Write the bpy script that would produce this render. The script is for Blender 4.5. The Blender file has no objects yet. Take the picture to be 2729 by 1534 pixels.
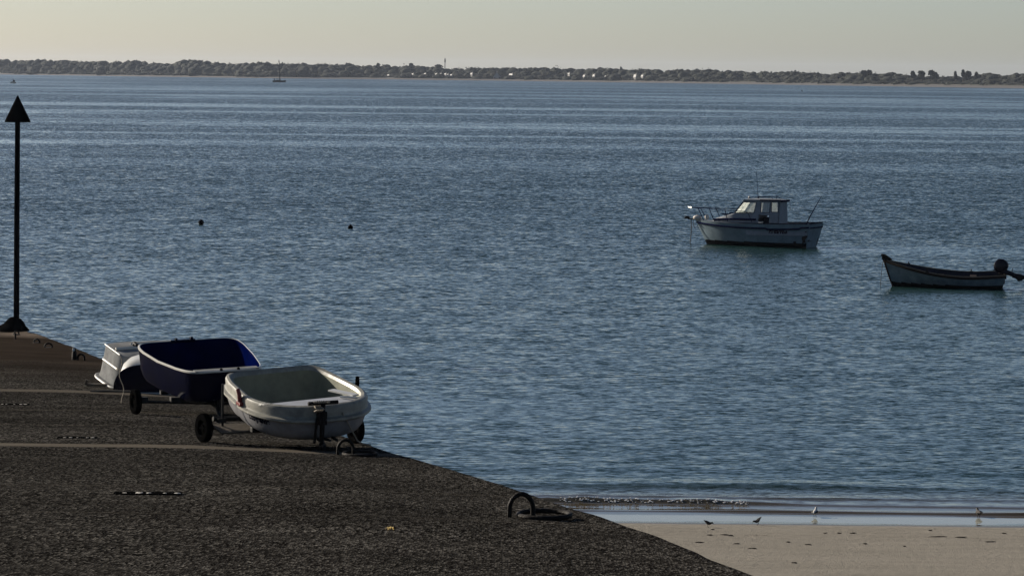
import bpy, bmesh, math, random
from mathutils import Vector, Matrix, noise, Euler
from mathutils.bvhtree import BVHTree
R = math.radians
random.seed(7)
S = bpy.context.scene
C = S.collection

# ------------------------------------------------------------------ camera
W_, H_, F_ = 2729.0, 1534.0, 9097.0
CAM = Vector((0, 0, 7.7)); PITCH = R(3.592); ROLL = R(0.59)
fw = Vector((0, math.cos(PITCH), -math.sin(PITCH)))
up0 = Vector((0, math.sin(PITCH), math.cos(PITCH)))
rt = Vector((1, 0, 0)) * math.cos(ROLL) + up0 * math.sin(ROLL)
up = -Vector((1, 0, 0)) * math.sin(ROLL) + up0 * math.cos(ROLL)
cd = bpy.data.cameras.new('camera'); cam = bpy.data.objects.new('camera', cd); C.objects.link(cam)
m = Matrix((rt, up, -fw)).transposed().to_4x4(); m.translation = CAM
cam.matrix_world = m
cd.sensor_width = 36; cd.lens = 36 * F_ / W_; cd.clip_start = 0.5; cd.clip_end = 60000
S.camera = cam

# ------------------------------------------------------------------ sky, sun, exposure
SUN_AZ, SUN_EL = R(56), R(21)          # azimuth to the left of the view axis
wd = bpy.data.worlds.new('World'); S.world = wd; wd.use_nodes = True
nt = wd.node_tree; nt.nodes.clear()
sky = nt.nodes.new('ShaderNodeTexSky'); sky.sky_type = 'NISHITA'; sky.sun_disc = False
sky.sun_elevation = SUN_EL; sky.sun_rotation = -SUN_AZ
sky.air_density = .62; sky.dust_density = .75; sky.ozone_density = 1.1; sky.altitude = 0
bg = nt.nodes.new('ShaderNodeBackground'); bg.inputs[1].default_value = 0.0505
wo = nt.nodes.new('ShaderNodeOutputWorld')
nt.links.new(sky.outputs[0], bg.inputs[0]); nt.links.new(bg.outputs[0], wo.inputs[0])
sl = bpy.data.lights.new('sun', 'SUN'); sl.energy = 4.8; sl.angle = R(0.5); sl.color = (1, 0.9, 0.76)
so = bpy.data.objects.new('sun', sl); C.objects.link(so)
TO_SUN = Vector((-math.sin(SUN_AZ) * math.cos(SUN_EL), math.cos(SUN_AZ) * math.cos(SUN_EL), math.sin(SUN_EL)))
so.rotation_euler = TO_SUN.to_track_quat('Z', 'Y').to_euler(); so.location = (-50, 40, 60)
S.view_settings.view_transform = 'Standard'; S.view_settings.look = 'None'
S.view_settings.gamma = 1; S.view_settings.exposure = 0.78
S.render.engine = 'CYCLES'
S.cycles.volume_bounces = 0; S.cycles.max_bounces = 6

# ------------------------------------------------------------------ geometry of the picture -> places
def ray(px, py): return (fw + rt * ((px - W_ / 2) / F_) + up * ((H_ / 2 - py) / F_))
def on_plane(px, py, z0=0.0, sy=0.0, sx=0.0):
    d = ray(px, py); t = (z0 - CAM.z) / (d.z - sy * d.y - sx * d.x)
    return CAM + d * t
SLIP0, SLIPS = 4.83, -0.0473
def on_slip(px, py, dz=0.0): return on_plane(px, py, SLIP0 + dz, SLIPS)
BEY, BES = 58.8, 0.05
def beach_z(y): return BES * (BEY - y)
def on_beach(px, py): return on_plane(px, py, BES * BEY, -BES)
def at_depth(px, py, Y):
    d = ray(px, py); return CAM + d * (Y / d.y)

# ------------------------------------------------------------------ helpers
class MB:
    def __init__(s): s.v = []; s.f = []; s.mi = []; s.k = 0
    def add(s, vs, fs, k=None):
        o = len(s.v); s.v += [Vector(v) for v in vs]; s.f += [[i + o for i in f] for f in fs]
        s.mi += [s.k if k is None else k] * len(fs); return s
    def box(s, c, d, M=None, k=None, taper=1.0):
        x, y, z = d[0] / 2, d[1] / 2, d[2] / 2
        vs = [Vector((a * x * (taper if e > 0 else 1), b * y * (taper if e > 0 else 1), e * z)) for e in (-1, 1) for a, b in ((-1, -1), (1, -1), (1, 1), (-1, 1))]
        if M is not None: vs = [M @ v for v in vs]
        c = Vector(c)
        return s.add([v + c for v in vs], [[3, 2, 1, 0], [4, 5, 6, 7], [0, 1, 5, 4], [1, 2, 6, 5], [2, 3, 7, 6], [3, 0, 4, 7]], k)
    def tube(s, pts, r, n=8, closed=False, k=None, caps=True):
        pts = [Vector(p) for p in pts]; N = len(pts)
        rs = r if isinstance(r, (list, tuple)) else [r] * N
        vs = []; a0 = None
        for i, p in enumerate(pts):
            if closed: t = pts[(i + 1) % N] - pts[i - 1]
            else: t = pts[min(i + 1, N - 1)] - pts[max(i - 1, 0)]
            t.normalize()
            if a0 is None:
                a0 = t.cross(Vector((0, 0, 1)))
                if a0.length < .1: a0 = t.cross(Vector((1, 0, 0)))
            a0 = (a0 - t * a0.dot(t)).normalized(); b = t.cross(a0)
            for j in range(n):
                an = 2 * math.pi * j / n; vs.append(p + (a0 * math.cos(an) + b * math.sin(an)) * rs[i])
        fs = []
        for i in range(N if closed else N - 1):
            for j in range(n):
                i2 = (i + 1) % N
                fs.append([i * n + j, i * n + (j + 1) % n, i2 * n + (j + 1) % n, i2 * n + j])
        if not closed and caps: fs.append(list(range(n))[::-1]); fs.append([(N - 1) * n + j for j in range(n)])
        return s.add(vs, fs, k)
    def lathe(s, prof, c=(0, 0, 0), n=16, M=None, k=None):
        vs = []; c = Vector(c)
        for r, z in prof:
            for j in range(n):
                a = 2 * math.pi * j / n; v = Vector((r * math.cos(a), r * math.sin(a), z))
                if M is not None: v = M @ v
                vs.append(v + c)
        fs = []
        for i in range(len(prof) - 1):
            for j in range(n): fs.append([i * n + j, i * n + (j + 1) % n, (i + 1) * n + (j + 1) % n, (i + 1) * n + j])
        return s.add(vs, fs, k)
    def grid(s, P, nu, nv, cu=False, cv=False, k=None):
        vs = [P(i, j) for i in range(nu) for j in range(nv)]; fs = []
        for i in range(nu if cu else nu - 1):
            for j in range(nv if cv else nv - 1):
                a, b = (i + 1) % nu, (j + 1) % nv
                fs.append([i * nv + j, a * nv + j, a * nv + b, i * nv + b])
        return s.add(vs, fs, k)
    def prism(s, poly, y0, y1, k=None, ax='xz', shrink=None):
        n = len(poly); vs = []
        for y in (y0, y1):
            for a, b in poly:
                vs.append({'xz': (a, y, b), 'yz': (y, a, b), 'xy': (a, b, y)}[ax])
        fs = [list(range(n))[::-1], [n + i for i in range(n)]] + [[i, (i + 1) % n, n + (i + 1) % n, n + i] for i in range(n)]
        return s.add(vs, fs, k)
    def blob(s, c, r, sub=2, amp=.15, fr=1.5, sc=(1, 1, 1), k=None, seed=0):
        bm = bmesh.new(); bmesh.ops.create_icosphere(bm, subdivisions=sub, radius=1)
        vs = []
        for v in bm.verts:
            q = 1 + amp * noise.noise(v.co * fr + Vector((seed, seed * 1.7, 3)))
            vs.append(Vector((v.co.x * sc[0], v.co.y * sc[1], v.co.z * sc[2])) * r * q + Vector(c))
        fs = [[v.index for v in f.verts] for f in bm.faces]; bm.free()
        return s.add(vs, fs, k)
    def build(s, name, mats, parent=None, smooth=True, bevel=0, loc=None, auto=35, fixn=True, label=None):
        me = bpy.data.meshes.new(name); me.from_pydata([tuple(v) for v in s.v], [], s.f)
        if not isinstance(mats, (list, tuple)): mats = [mats]
        for mm in mats: me.materials.append(mm)
        if len(mats) > 1: me.polygons.foreach_set('material_index', s.mi)
        if fixn:
            bm = bmesh.new(); bm.from_mesh(me); bmesh.ops.recalc_face_normals(bm, faces=bm.faces); bm.to_mesh(me); bm.free()
        o = bpy.data.objects.new(name, me); C.objects.link(o)
        if smooth:
            me.shade_smooth(); me.set_sharp_from_angle(angle=R(auto))
        if bevel:
            b = o.modifiers.new('bevel', 'BEVEL'); b.width = bevel; b.segments = 2; b.limit_method = 'ANGLE'
        if parent: o.parent = parent
        if loc is not None: o.location = loc
        if label: o['label'] = label
        return o

def tag(o, label, cat, group=None, kind=None):
    o['label'] = label; o['category'] = cat
    if group: o['group'] = group
    if kind: o['kind'] = kind
    return o
def struct(o): o['kind'] = 'structure'; return o
def empty(name, M, label, cat, group=None):
    o = bpy.data.objects.new(name, None); C.objects.link(o); o.empty_display_size = .2
    o.matrix_world = M if isinstance(M, Matrix) else Matrix.Translation(M)
    return tag(o, label, cat, group)
def kids(o): return [c for c in bpy.data.objects if c.parent is o]
def copy_tree(o, parent=None):
    ch = kids(o); c = o.copy(); C.objects.link(c)
    if parent: c.parent = parent
    for k in ch: copy_tree(k, c)
    return c

# ------------------------------------------------------------------ materials
def mat(name, col, rough=.6, metal=0, bump=0, bscale=20, var=0, vscale=5, col2=None, spec=.5, coat=0, dist=.02, detail=6, coord='Object', trans=0):
    m_ = bpy.data.materials.new(name); m_.use_nodes = True; n = m_.node_tree; b = n.nodes['Principled BSDF']
    b.inputs['Base Color'].default_value = (*col, 1); b.inputs['Roughness'].default_value = rough
    b.inputs['Metallic'].default_value = metal; b.inputs['Specular IOR Level'].default_value = spec
    b.inputs['Coat Weight'].default_value = coat
    tc = n.nodes.new('ShaderNodeTexCoord')
    if var or col2:
        nz = n.nodes.new('ShaderNodeTexNoise'); nz.inputs['Scale'].default_value = vscale; nz.inputs['Detail'].default_value = 8; nz.inputs['Roughness'].default_value = .65
        n.links.new(tc.outputs[coord], nz.inputs['Vector'])
        cr = n.nodes.new('ShaderNodeValToRGB'); cr.color_ramp.elements[0].position = .35; cr.color_ramp.elements[1].position = .68
        c2 = col2 or tuple(c * (1 - var) for c in col)
        cr.color_ramp.elements[0].color = (*c2, 1); cr.color_ramp.elements[1].color = (*col, 1)
        n.links.new(nz.outputs[0], cr.inputs[0]); n.links.new(cr.outputs[0], b.inputs['Base Color'])
        mr = n.nodes.new('ShaderNodeMapRange'); mr.inputs[3].default_value = min(1, rough * 1.35); mr.inputs[4].default_value = rough * .8
        n.links.new(nz.outputs[0], mr.inputs[0]); n.links.new(mr.outputs[0], b.inputs['Roughness'])
    if bump:
        nb = n.nodes.new('ShaderNodeTexNoise'); nb.inputs['Scale'].default_value = bscale; nb.inputs['Detail'].default_value = detail
        n.links.new(tc.outputs[coord], nb.inputs['Vector'])
        bp = n.nodes.new('ShaderNodeBump'); bp.inputs['Strength'].default_value = bump; bp.inputs['Distance'].default_value = dist
        n.links.new(nb.outputs[0], bp.inputs['Height']); n.links.new(bp.outputs[0], b.inputs['Normal'])
    return m_

M_white = mat('worn_white_gelcoat', (.23, .225, .19), .4, spec=.35, bump=.15, bscale=9, var=.5, vscale=7)
M_cream = mat('cream_liner', (.16, .165, .11), .6, bump=.15, bscale=14, var=.3, vscale=5)
M_hullw = mat('chalky_white_hull', (.19, .19, .20), .55, spec=.15, bump=.12, bscale=9, var=.35, vscale=4)
M_alu = mat('weathered_grey_gelcoat', (.23, .235, .235), .6, spec=0, bump=.2, bscale=7, var=.4, vscale=5)
M_stripw = mat('white_strake', (.46, .45, .41), .3, var=.15, vscale=8)
M_blue = mat('navy_blue_paint', (.0006, .0015, .013), .2, spec=.25, bump=.08, bscale=10, var=.4, vscale=4)
M_bluein = mat('inner_blue_paint', (.0006, .0028, .036), .6, var=.45, vscale=3, bump=.15, bscale=10, spec=0)
M_rub = mat('tyre_rubber', (.003, .003, .003), .8, bump=.5, bscale=60, dist=.01, spec=0)
M_steel = mat('galvanised_steel', (.02, .02, .02), .6, spec=.2, metal=.1, var=.5, vscale=14, bump=.2, bscale=40)
M_rust = mat('rusty_iron', (.010, .007, .0055), .6, spec=.1, col2=(.008, .007, .006), vscale=16, bump=.5, bscale=45)
M_black = mat('black_tarred_iron', (.004, .004, .004), .6, bump=.35, bscale=12, var=.3, vscale=6, spec=0)
M_wood = mat('grey_plank', (.10, .08, .055), .75, col2=(.05, .04, .03), vscale=7, bump=.3, bscale=25)
M_woodl = mat('pale_thwart', (.42, .43, .45), .45, var=.25, vscale=5)
M_rope = mat('frayed_rope', (.30, .26, .20), .9, var=.5, vscale=30, bump=.6, bscale=80, dist=.01)
M_darkrope = mat('wet_dark_rope', (.02, .02, .02), .8, bump=.5, bscale=80, dist=.01)
M_red = mat('red_plastic', (.14, .012, .012), .5)
M_ink = mat('dark_lettering', (.002, .002, .008), .8, spec=0)
M_inkred = mat('maroon_lettering', (.012, .001, .005), .8, spec=0)
M_skiff = mat('pale_grey_blue_paint', (.14, .185, .21), .6, spec=.1, col2=(.085, .12, .14), vscale=3.5, bump=.2, bscale=9)
M_foul = mat('dark_antifouling', (.008, .008, .009), .7, bump=.3, bscale=15, spec=0)
M_dwood = mat('dark_varnished_wood', (.018, .011, .007), .6, spec=.1, col2=(.02, .014, .01), vscale=9)
M_tan = mat('worn_gunwale_edge', (.16, .13, .085), .6, var=.4, vscale=9)
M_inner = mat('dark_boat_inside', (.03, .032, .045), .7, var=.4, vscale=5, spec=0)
M_cruis = mat('cruiser_hull_paint', (.15, .20, .235), .5, spec=.15, col2=(.10, .14, .165), vscale=2.2, bump=.08, bscale=5)
M_deckp = mat('deck_paint', (.20, .22, .25), .6, spec=.2, var=.25, vscale=4)
M_navy = mat('navy_rubbing_strip', (.006, .008, .03), .5, spec=0)
M_chrome = mat('stainless_rail', (.30, .30, .30), .22, metal=1)
M_bright = mat('bright_metal', (.5, .5, .48), .45, metal=.4)
M_motor = mat('outboard_cowling', (.008, .008, .014), .35, coat=.3, var=.3, spec=0)
M_buoy = mat('dark_buoy_plastic', (.012, .010, .010), .35, var=.3, vscale=12, spec=0)
M_fender = mat('white_fender', (.55, .5, .44), .5, var=.2, vscale=9)
M_sand_dark = mat('seaweed', (.05, .036, .024), .7, var=.5, vscale=30)
M_leafy = mat('dry_leaf', (.5, .36, .12), .7, var=.3)
M_bird = mat('wader_feathers', (.03, .028, .026), .8, var=.4, vscale=60)
M_gull = mat('gull_feathers', (.45, .45, .44), .8, var=.2, vscale=40)
M_stone = mat('pale_worn_concrete', (.5, .47, .42), .8, var=.4, vscale=30, bump=.4, bscale=60)
M_pane = bpy.data.materials.new('weathered_plexiglass'); M_pane.use_nodes = True
n = M_pane.node_tree; n.nodes.clear()
o_ = n.nodes.new('ShaderNodeOutputMaterial'); a_ = n.nodes.new('ShaderNodeBsdfTranslucent'); b_ = n.nodes.new('ShaderNodeBsdfPrincipled'); x_ = n.nodes.new('ShaderNodeMixShader')
a_.inputs[0].default_value = (.8, .8, .78, 1); b_.inputs['Base Color'].default_value = (.5, .5, .46, 1); b_.inputs['Roughness'].default_value = .15; x_.inputs[0].default_value = .3
nz_ = n.nodes.new('ShaderNodeTexNoise'); nz_.inputs['Scale'].default_value = 5; cr_ = n.nodes.new('ShaderNodeValToRGB')
cr_.color_ramp.elements[0].color = (.6, .62, .6, 1); cr_.color_ramp.elements[1].color = (.9, .9, .88, 1); cr_.color_ramp.elements[0].position = .35; cr_.color_ramp.elements[1].position = .6
n.links.new(nz_.outputs[0], cr_.inputs[0]); n.links.new(cr_.outputs[0], a_.inputs[0])
n.links.new(a_.outputs[0], x_.inputs[1]); n.links.new(b_.outputs[0], x_.inputs[2]); n.links.new(x_.outputs[0], o_.inputs[0])
M_clear = bpy.data.materials.new('clear_pane'); M_clear.use_nodes = True
n = M_clear.node_tree; n.nodes.clear()
o_ = n.nodes.new('ShaderNodeOutputMaterial'); a_ = n.nodes.new('ShaderNodeBsdfTransparent'); b_ = n.nodes.new('ShaderNodeBsdfGlossy'); x_ = n.nodes.new('ShaderNodeMixShader')
a_.inputs[0].default_value = (.93, .95, .93, 1); b_.inputs['Roughness'].default_value = .05; x_.inputs[0].default_value = .1
n.links.new(a_.outputs[0], x_.inputs[1]); n.links.new(b_.outputs[0], x_.inputs[2]); n.links.new(x_.outputs[0], o_.inputs[0])

class N:   # tiny node helper
    def __init__(s, name):
        s.m = bpy.data.materials.new(name); s.m.use_nodes = True; s.t = s.m.node_tree; s.b = s.t.nodes['Principled BSDF']
        s.geo = s.t.nodes.new('ShaderNodeNewGeometry'); s.pos = s.geo.outputs['Position']
        sp = s.t.nodes.new('ShaderNodeSeparateXYZ'); s.t.links.new(s.pos, sp.inputs[0]); s.x, s.y, s.z = sp.outputs
    def put(s, sock, v):
        if hasattr(v, 'is_output'): s.t.links.new(v, sock)
        elif isinstance(v, (tuple, list)): sock.default_value = (*v, 1) if len(v) == 3 and len(sock.default_value) == 4 else v
        else: sock.default_value = v
    def math(s, op, a, b=0, c=0):
        n = s.t.nodes.new('ShaderNodeMath'); n.operation = op
        for i, v in enumerate((a, b, c)): s.put(n.inputs[i], v)
        return n.outputs[0]
    def vmath(s, op, a, b=(0, 0, 0)):
        n = s.t.nodes.new('ShaderNodeVectorMath'); n.operation = op; s.put(n.inputs[0], a); s.put(n.inputs[1], b); return n.outputs[0]
    def noise(s, scale=1, vec=None, detail=4, rough=.5, mul=(1, 1, 1), col=False, dist=0):
        n = s.t.nodes.new('ShaderNodeTexNoise'); n.inputs['Scale'].default_value = scale; n.inputs['Detail'].default_value = detail
        n.inputs['Roughness'].default_value = rough; n.inputs['Distortion'].default_value = dist
        s.put(n.inputs['Vector'], s.vmath('MULTIPLY', vec or s.pos, mul)); return n.outputs[1 if col else 0]
    def voro(s, scale=1, mul=(1, 1, 1), out='Distance'):
        n = s.t.nodes.new('ShaderNodeTexVoronoi'); n.inputs['Scale'].default_value = scale
        s.put(n.inputs['Vector'], s.vmath('MULTIPLY', s.pos, mul)); return n.outputs[out]
    def ramp(s, v, *st):
        n = s.t.nodes.new('ShaderNodeValToRGB'); s.put(n.inputs[0], v); e = n.color_ramp.elements
        while len(e) < len(st): e.new(.5)
        for i, (p, c) in enumerate(st): e[i].position = p; e[i].color = (*c, 1) if isinstance(c, tuple) else (c, c, c, 1)
        return n.outputs[0]
    def rng(s, v, a, b, c=0, d=1, smooth=False):
        n = s.t.nodes.new('ShaderNodeMapRange'); s.put(n.inputs[0], v)
        if smooth: n.interpolation_type = 'SMOOTHSTEP'
        for i, q in enumerate((a, b, c, d)): n.inputs[i + 1].default_value = q
        return n.outputs[0]
    def mix(s, f, a, b):
        n = s.t.nodes.new('ShaderNodeMix'); n.data_type = 'RGBA'; s.put(n.inputs[0], f); s.put(n.inputs[6], a); s.put(n.inputs[7], b); return n.outputs[2]
    def bump(s, h, st, dist=.02):
        n = s.t.nodes.new('ShaderNodeBump'); s.put(n.inputs['Strength'], st); n.inputs['Distance'].default_value = dist; s.put(n.inputs['Height'], h); s.put(s.b.inputs['Normal'], n.outputs[0])
    def set(s, k, v): s.put(s.b.inputs[k], v)

# ---- water: ripples as a slope field, slick bands, sandy shallows, sky sheen painted into the edge strip
w = N('sea_water')
lny = w.math('LOGARITHM', w.math('MAXIMUM', w.y, 30.0), 2.718281828)
def field(fx, fl):       # wavelengths grow offshore
    c_ = w.t.nodes.new('ShaderNodeCombineXYZ'); w.put(c_.inputs[0], w.math('MULTIPLY', w.x, fx)); w.put(c_.inputs[1], w.math('MULTIPLY', lny, fl)); return c_.outputs[0]
n1 = w.noise(1.0, vec=field(2.4, 430), detail=3, rough=.6, col=True)
n2 = w.noise(1.0, vec=field(5.5, 1150), detail=2, rough=.6, col=True)
n3 = w.noise(1.0, vec=field(.8, 110), detail=2, rough=.5, col=True)
def slope(n_, comp, amp):
    sp = w.t.nodes.new('ShaderNodeSeparateXYZ'); w.t.links.new(n_, sp.inputs[0])
    return w.math('MULTIPLY', w.math('SUBTRACT', sp.outputs[comp], .5), amp)
sx = w.math('ADD', w.math('ADD', slope(n1, 0, .35), slope(n2, 0, .45)), slope(n3, 0, .15))
sy = w.math('ADD', w.math('ADD', slope(n1, 1, .95), slope(n2, 1, 1.25)), slope(n3, 1, .30))
slick = w.ramp(w.noise(1.0, vec=field(.0035, 7.5), detail=5, rough=.55), (.51, 0.0), (.60, 1.0))
slick2 = w.ramp(w.noise(1.0, vec=field(.0022, 14), detail=3, rough=.5), (.53, 0.0), (.60, 1.0))
patch = w.rng(w.noise(1.0, vec=field(.03, 16), detail=3), .3, .7, .85, 1.15)
farm = w.rng(w.y, 180, 420, 0, 1)
calm = w.math('MULTIPLY', w.math('MAXIMUM', w.math('MULTIPLY', slick, .62), w.math('MULTIPLY', slick2, .55)), farm)
nearshore = w.math('MULTIPLY', w.rng(w.y, 60.1, 63.5, 0.03, 1.0, True), w.rng(w.y, 62, 210, .62, 1.15))
sy = w.math('ADD', w.math('MULTIPLY', w.math('MINIMUM', sy, 0.0), 1.55), w.math('MULTIPLY', w.math('MAXIMUM', sy, 0.0), .42))
def lane(y0, hy, x0, x1, st):      # a smooth wind lane lying on the water
    ragg = w.math('MULTIPLY', w.math('SUBTRACT', w.noise(1.0, vec=field(.05, 60), detail=4), .5), 2.2)
    d_ = w.math('ABSOLUTE', w.math('ADD', w.math('DIVIDE', w.math('SUBTRACT', w.y, y0), hy), ragg))
    m1 = w.rng(d_, .35, 1.1, 1, 0)
    return w.math('MULTIPLY', w.math('MULTIPLY', m1, w.rng(w.math('ADD', w.x, w.math('MULTIPLY', ragg, 4)), x0, x0 + .35 * (x1 - x0), 0, 1)), w.math('MULTIPLY', w.rng(w.math('ADD', w.x, w.math('MULTIPLY', ragg, 4)), x1 - .45 * (x1 - x0), x1, 1, 0), st))
calm = w.math('MAXIMUM', calm, lane(360, 13, -120, -12, .85))
calm = w.math('MAXIMUM', calm, lane(318, 10, -110, -24, .5))
calm = w.math('MAXIMUM', calm, lane(152, 4, 10, 26, .5))
calm = w.math('MAXIMUM', calm, lane(78, 4.0, -6, 6, .3))
amp = w.math('MULTIPLY', w.math('MULTIPLY', w.math('SUBTRACT', 1.0, calm), patch), nearshore)
sx = w.math('MULTIPLY', sx, amp); sy = w.math('MULTIPLY', sy, amp)
bias = w.math('MULTIPLY', amp, w.rng(w.y, 62, 190, -.07, -.118))
cb = w.t.nodes.new('ShaderNodeCombineXYZ'); w.put(cb.inputs[0], sx); w.put(cb.inputs[1], w.math('ADD', sy, bias)); cb.inputs[2].default_value = 0
nrm = w.vmath('NORMALIZE', w.vmath('ADD', w.geo.outputs['Normal'], cb.outputs[0]))
w.set('Normal', nrm)
shallow = w.rng(w.y, 60.2, 64.5, 1, 0, True)
strip = w.rng(w.math('ADD', w.y, w.math('MULTIPLY', w.math('SUBTRACT', w.noise(1.5, detail=4, mul=(.4, 1, 1)), .5), .3)), 59.50, 59.70, 1, 0)  # mask for pale base colour that adds the brightness of mirrored sky
w.set('Base Color', w.mix(strip, w.mix(shallow, (.012, .034, .031), (.06, .046, .025)), (.27, .275, .235)))
w.set('Roughness', w.rng(w.y, 100, 1500, .04, .16)); w.set('IOR', 1.333)
M_water = w.m

# ---- slipway: coarse dark aggregate, smooth pale joints, brown worn end
g = N('slipway_aggregate')
vd = g.voro(42, (1, .3, 1)); gn = g.noise(40, detail=4, rough=.7, mul=(1, .3, 1)); vc = g.voro(42, (1, .3, 1), 'Color')
lowf = g.noise(.9, detail=5, rough=.6, mul=(.5, 1.3, 1)); mid = g.noise(9, detail=5, rough=.65)
peb = g.ramp(g.math('ADD', g.math('MULTIPLY', vd, .6), g.math('MULTIPLY', gn, .7)), (.30, (.012, .0115, .011)), (.52, (.026, .0245, .0225)), (.78, (.060, .057, .052)))
vs_ = g.t.nodes.new('ShaderNodeSeparateXYZ'); g.put(vs_.inputs[0], vc)
peb = g.mix(g.rng(vs_.outputs[0], .55, 1, 0, .8), g.mix(g.rng(vs_.outputs[1], .3, .9, 0, 1), (.006, .0058, .0055), (.038, .0355, .032)), (.165, .155, .138))
peb = g.mix(g.rng(lowf, .35, .65, 0, .55), peb, (.022, .0205, .0185))
endb = g.mix(g.noise(3, detail=6, mul=(.5, 1.5, 1)), (.018, .014, .011), (.052, .041, .032))
endm = g.rng(g.math('ADD', g.y, g.math('MULTIPLY', g.math('SUBTRACT', lowf, .5), 14)), 64, 77, 0, 1)
pale = g.rng(g.y, 92, 95.5, 0, 1)
endb = g.mix(pale, endb, g.mix(mid, (.07, .055, .042), (.17, .14, .115)))
col = g.mix(endm, peb, endb)
wob = g.math('MULTIPLY', g.math('SUBTRACT', g.noise(.35, detail=3), .5), .18)
yy = g.math('ADD', g.y, wob)
def band(y0, hw, soft):
    return g.rng(g.math('ABSOLUTE', g.math('SUBTRACT', yy, y0)), hw, hw + soft, 1, 0)
j1 = band(45.45, .26, .10); j2 = band(60.9, .40, .15)
thin = g.math('MAXIMUM', g.math('MAXIMUM', band(38.3, .015, .02), band(54.3, .06, .06)), g.math('MAXIMUM', band(34.6, .01, .02), band(50.2, .03, .04)))
joint = g.math('MAXIMUM', g.math('MULTIPLY', j1, .95), g.math('MAXIMUM', g.math('MULTIPLY', j2, .8), g.math('MULTIPLY', thin, .35)))
jc = g.mix(g.noise(2.2, detail=7, rough=.7, mul=(.35, 2, 1)), (.042, .038, .033), (.14, .123, .10))
bay = g.rng(g.noise(1.0, detail=2, mul=(.03, .33, 0)), .3, .7, .62, 1.08)
blot = g.rng(g.noise(1.0, detail=5, rough=.6, mul=(.35, .5, 0)), .3, .7, .66, 1.05)
col = g.vmath('MULTIPLY', col, g.mix(1.0, (1, 1, 1), g.math('MULTIPLY', bay, blot)))
streak = g.ramp(g.noise(1.0, detail=5, rough=.7, mul=(.9, 5, 1)), (.66, 0.0), (.72, 1.0))
col = g.mix(g.math('MULTIPLY', streak, .5), col, jc)
col = g.mix(joint, col, jc)
g.set('Base Color', col); g.set('Roughness', .85); g.set('Specular IOR Level', 0.0)
hgt = g.math('ADD', g.math('MULTIPLY', vd, .9), g.math('MULTIPLY', gn, .6))
smooth_ = g.math('SUBTRACT', 1.0, g.math('MULTIPLY', g.math('MAXIMUM', joint, endm), .8))
g.bump(hgt, g.math('MULTIPLY', smooth_, .8), .012)
M_slip = g.m

# ---- sand, wetter towards the waterline
s_ = N('beach_sand')
big = s_.noise(1.2, detail=6, rough=.65, mul=(.5, 1.6, 1)); fine = s_.noise(45, detail=4, rough=.7)
dry = s_.mix(fine, (.14, .13, .113), (.35, .325, .28))
shell_ = s_.ramp(s_.voro(9, (1, .5, 1)), (.045, 1.0), (.07, 0.0))
dry = s_.mix(s_.math('MULTIPLY', shell_, .6), dry, (.62, .60, .54))
dry = s_.mix(s_.rng(big, .35, .7, 0, .35), dry, (.13, .12, .102))
weed = s_.ramp(s_.noise(6, detail=8, rough=.75, mul=(.35, 1.6, 1)), (.565, 0.0), (.62, 1.0))
wb = s_.rng(s_.math('ABSOLUTE', s_.math('SUBTRACT', s_.y, 56.0)), .0, .9, 1, 0)
dry = s_.mix(s_.math('MULTIPLY', s_.math('MULTIPLY', weed, wb), .8), dry, (.05, .035, .022))
wy = s_.math('ADD', s_.y, s_.math('MULTIPLY', s_.math('SUBTRACT', s_.noise(.8, detail=4), .5), .35))
wet = s_.rng(wy, 57.9, 58.35, 0, 1, True)
s_.set('Base Color', s_.mix(wet, dry, (.07, .064, .055))); s_.set('Roughness', s_.rng(wy, 57.9, 58.5, .85, .12))
s_.set('Specular IOR Level', s_.rng(wy, 57.9, 58.5, 0, .8))
s_.bump(s_.math('ADD', fine, s_.math('MULTIPLY', s_.noise(7, detail=4), 1.2)), s_.rng(wy, 57.6, 58.3, .9, .02), .03)
M_beach = s_.m

f_ = N('far_land_cover')
f_.set('Base Color', f_.mix(f_.noise(.03, detail=5), (.025, .027, .015), (.05, .043, .025))); f_.set('Roughness', .9)
M_land = f_.m
f_ = N('far_beach_sand'); f_.set('Base Color', f_.mix(f_.noise(.02, detail=6, mul=(1, 3, 1)), (.035, .033, .033), (.07, .066, .063))); f_.set('Roughness', .9)
M_fbeach = f_.m
def crown_mat(name, a, b):
    f = N(name); f.set('Base Color', f.mix(f.rng(f.noise(.09, detail=4), .3, .7), a, b)); f.set('Roughness', .9); f.set('Specular IOR Level', .2); return f.m
M_tree = crown_mat('dark_foliage', (.006, .0085, .0055), (.012, .016, .009))
M_tree2 = crown_mat('olive_foliage', (.008, .011, .007), (.015, .019, .011))
M_trunk = mat('bark', (.06, .045, .035), .9, var=.4)
M_wall = mat('pale_render', (.35, .34, .32), .85, var=.1)
M_slate = mat('slate_roof', (.05, .052, .06), .6, spec=.5)
M_glassw = mat('dark_window_glass', (.02, .025, .03), .1)

# ================================================================== SETTING
# seabed + far land sheet reaching the horizon
shore_px = [(-1500, 4600), (-600, 4350), (0, 4120), (350, 3800), (700, 3570), (1050, 3560), (1364, 3500), (1700, 3330), (2000, 3150), (2400, 2880), (2729, 2700), (3300, 2500), (4200, 2350)]
def px_x(px, Y): return at_depth(px, 200, Y).x
SH = [(px_x(p, Y), Y) for p, Y in shore_px]
def shoreY(x):
    if x <= SH[0][0]: return SH[0][1]
    for (a, ya), (b, yb) in zip(SH, SH[1:]):
        if x <= b: return ya + (yb - ya) * (x - a) / (b - a)
    return SH[-1][1]
mb = MB(); xs = [-9000, -4000] + [-1500 + 50 * i for i in range(61)] + [4000, 9000]
offs = [-6, 0, 12, 24, 30, 60, 160, 400, 1200, 9000]; zs = [-1.2, 0.0, 1.2, 1.9, 2.6, 3.0, 4.0, 5.0, 6.0, 4]
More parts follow.
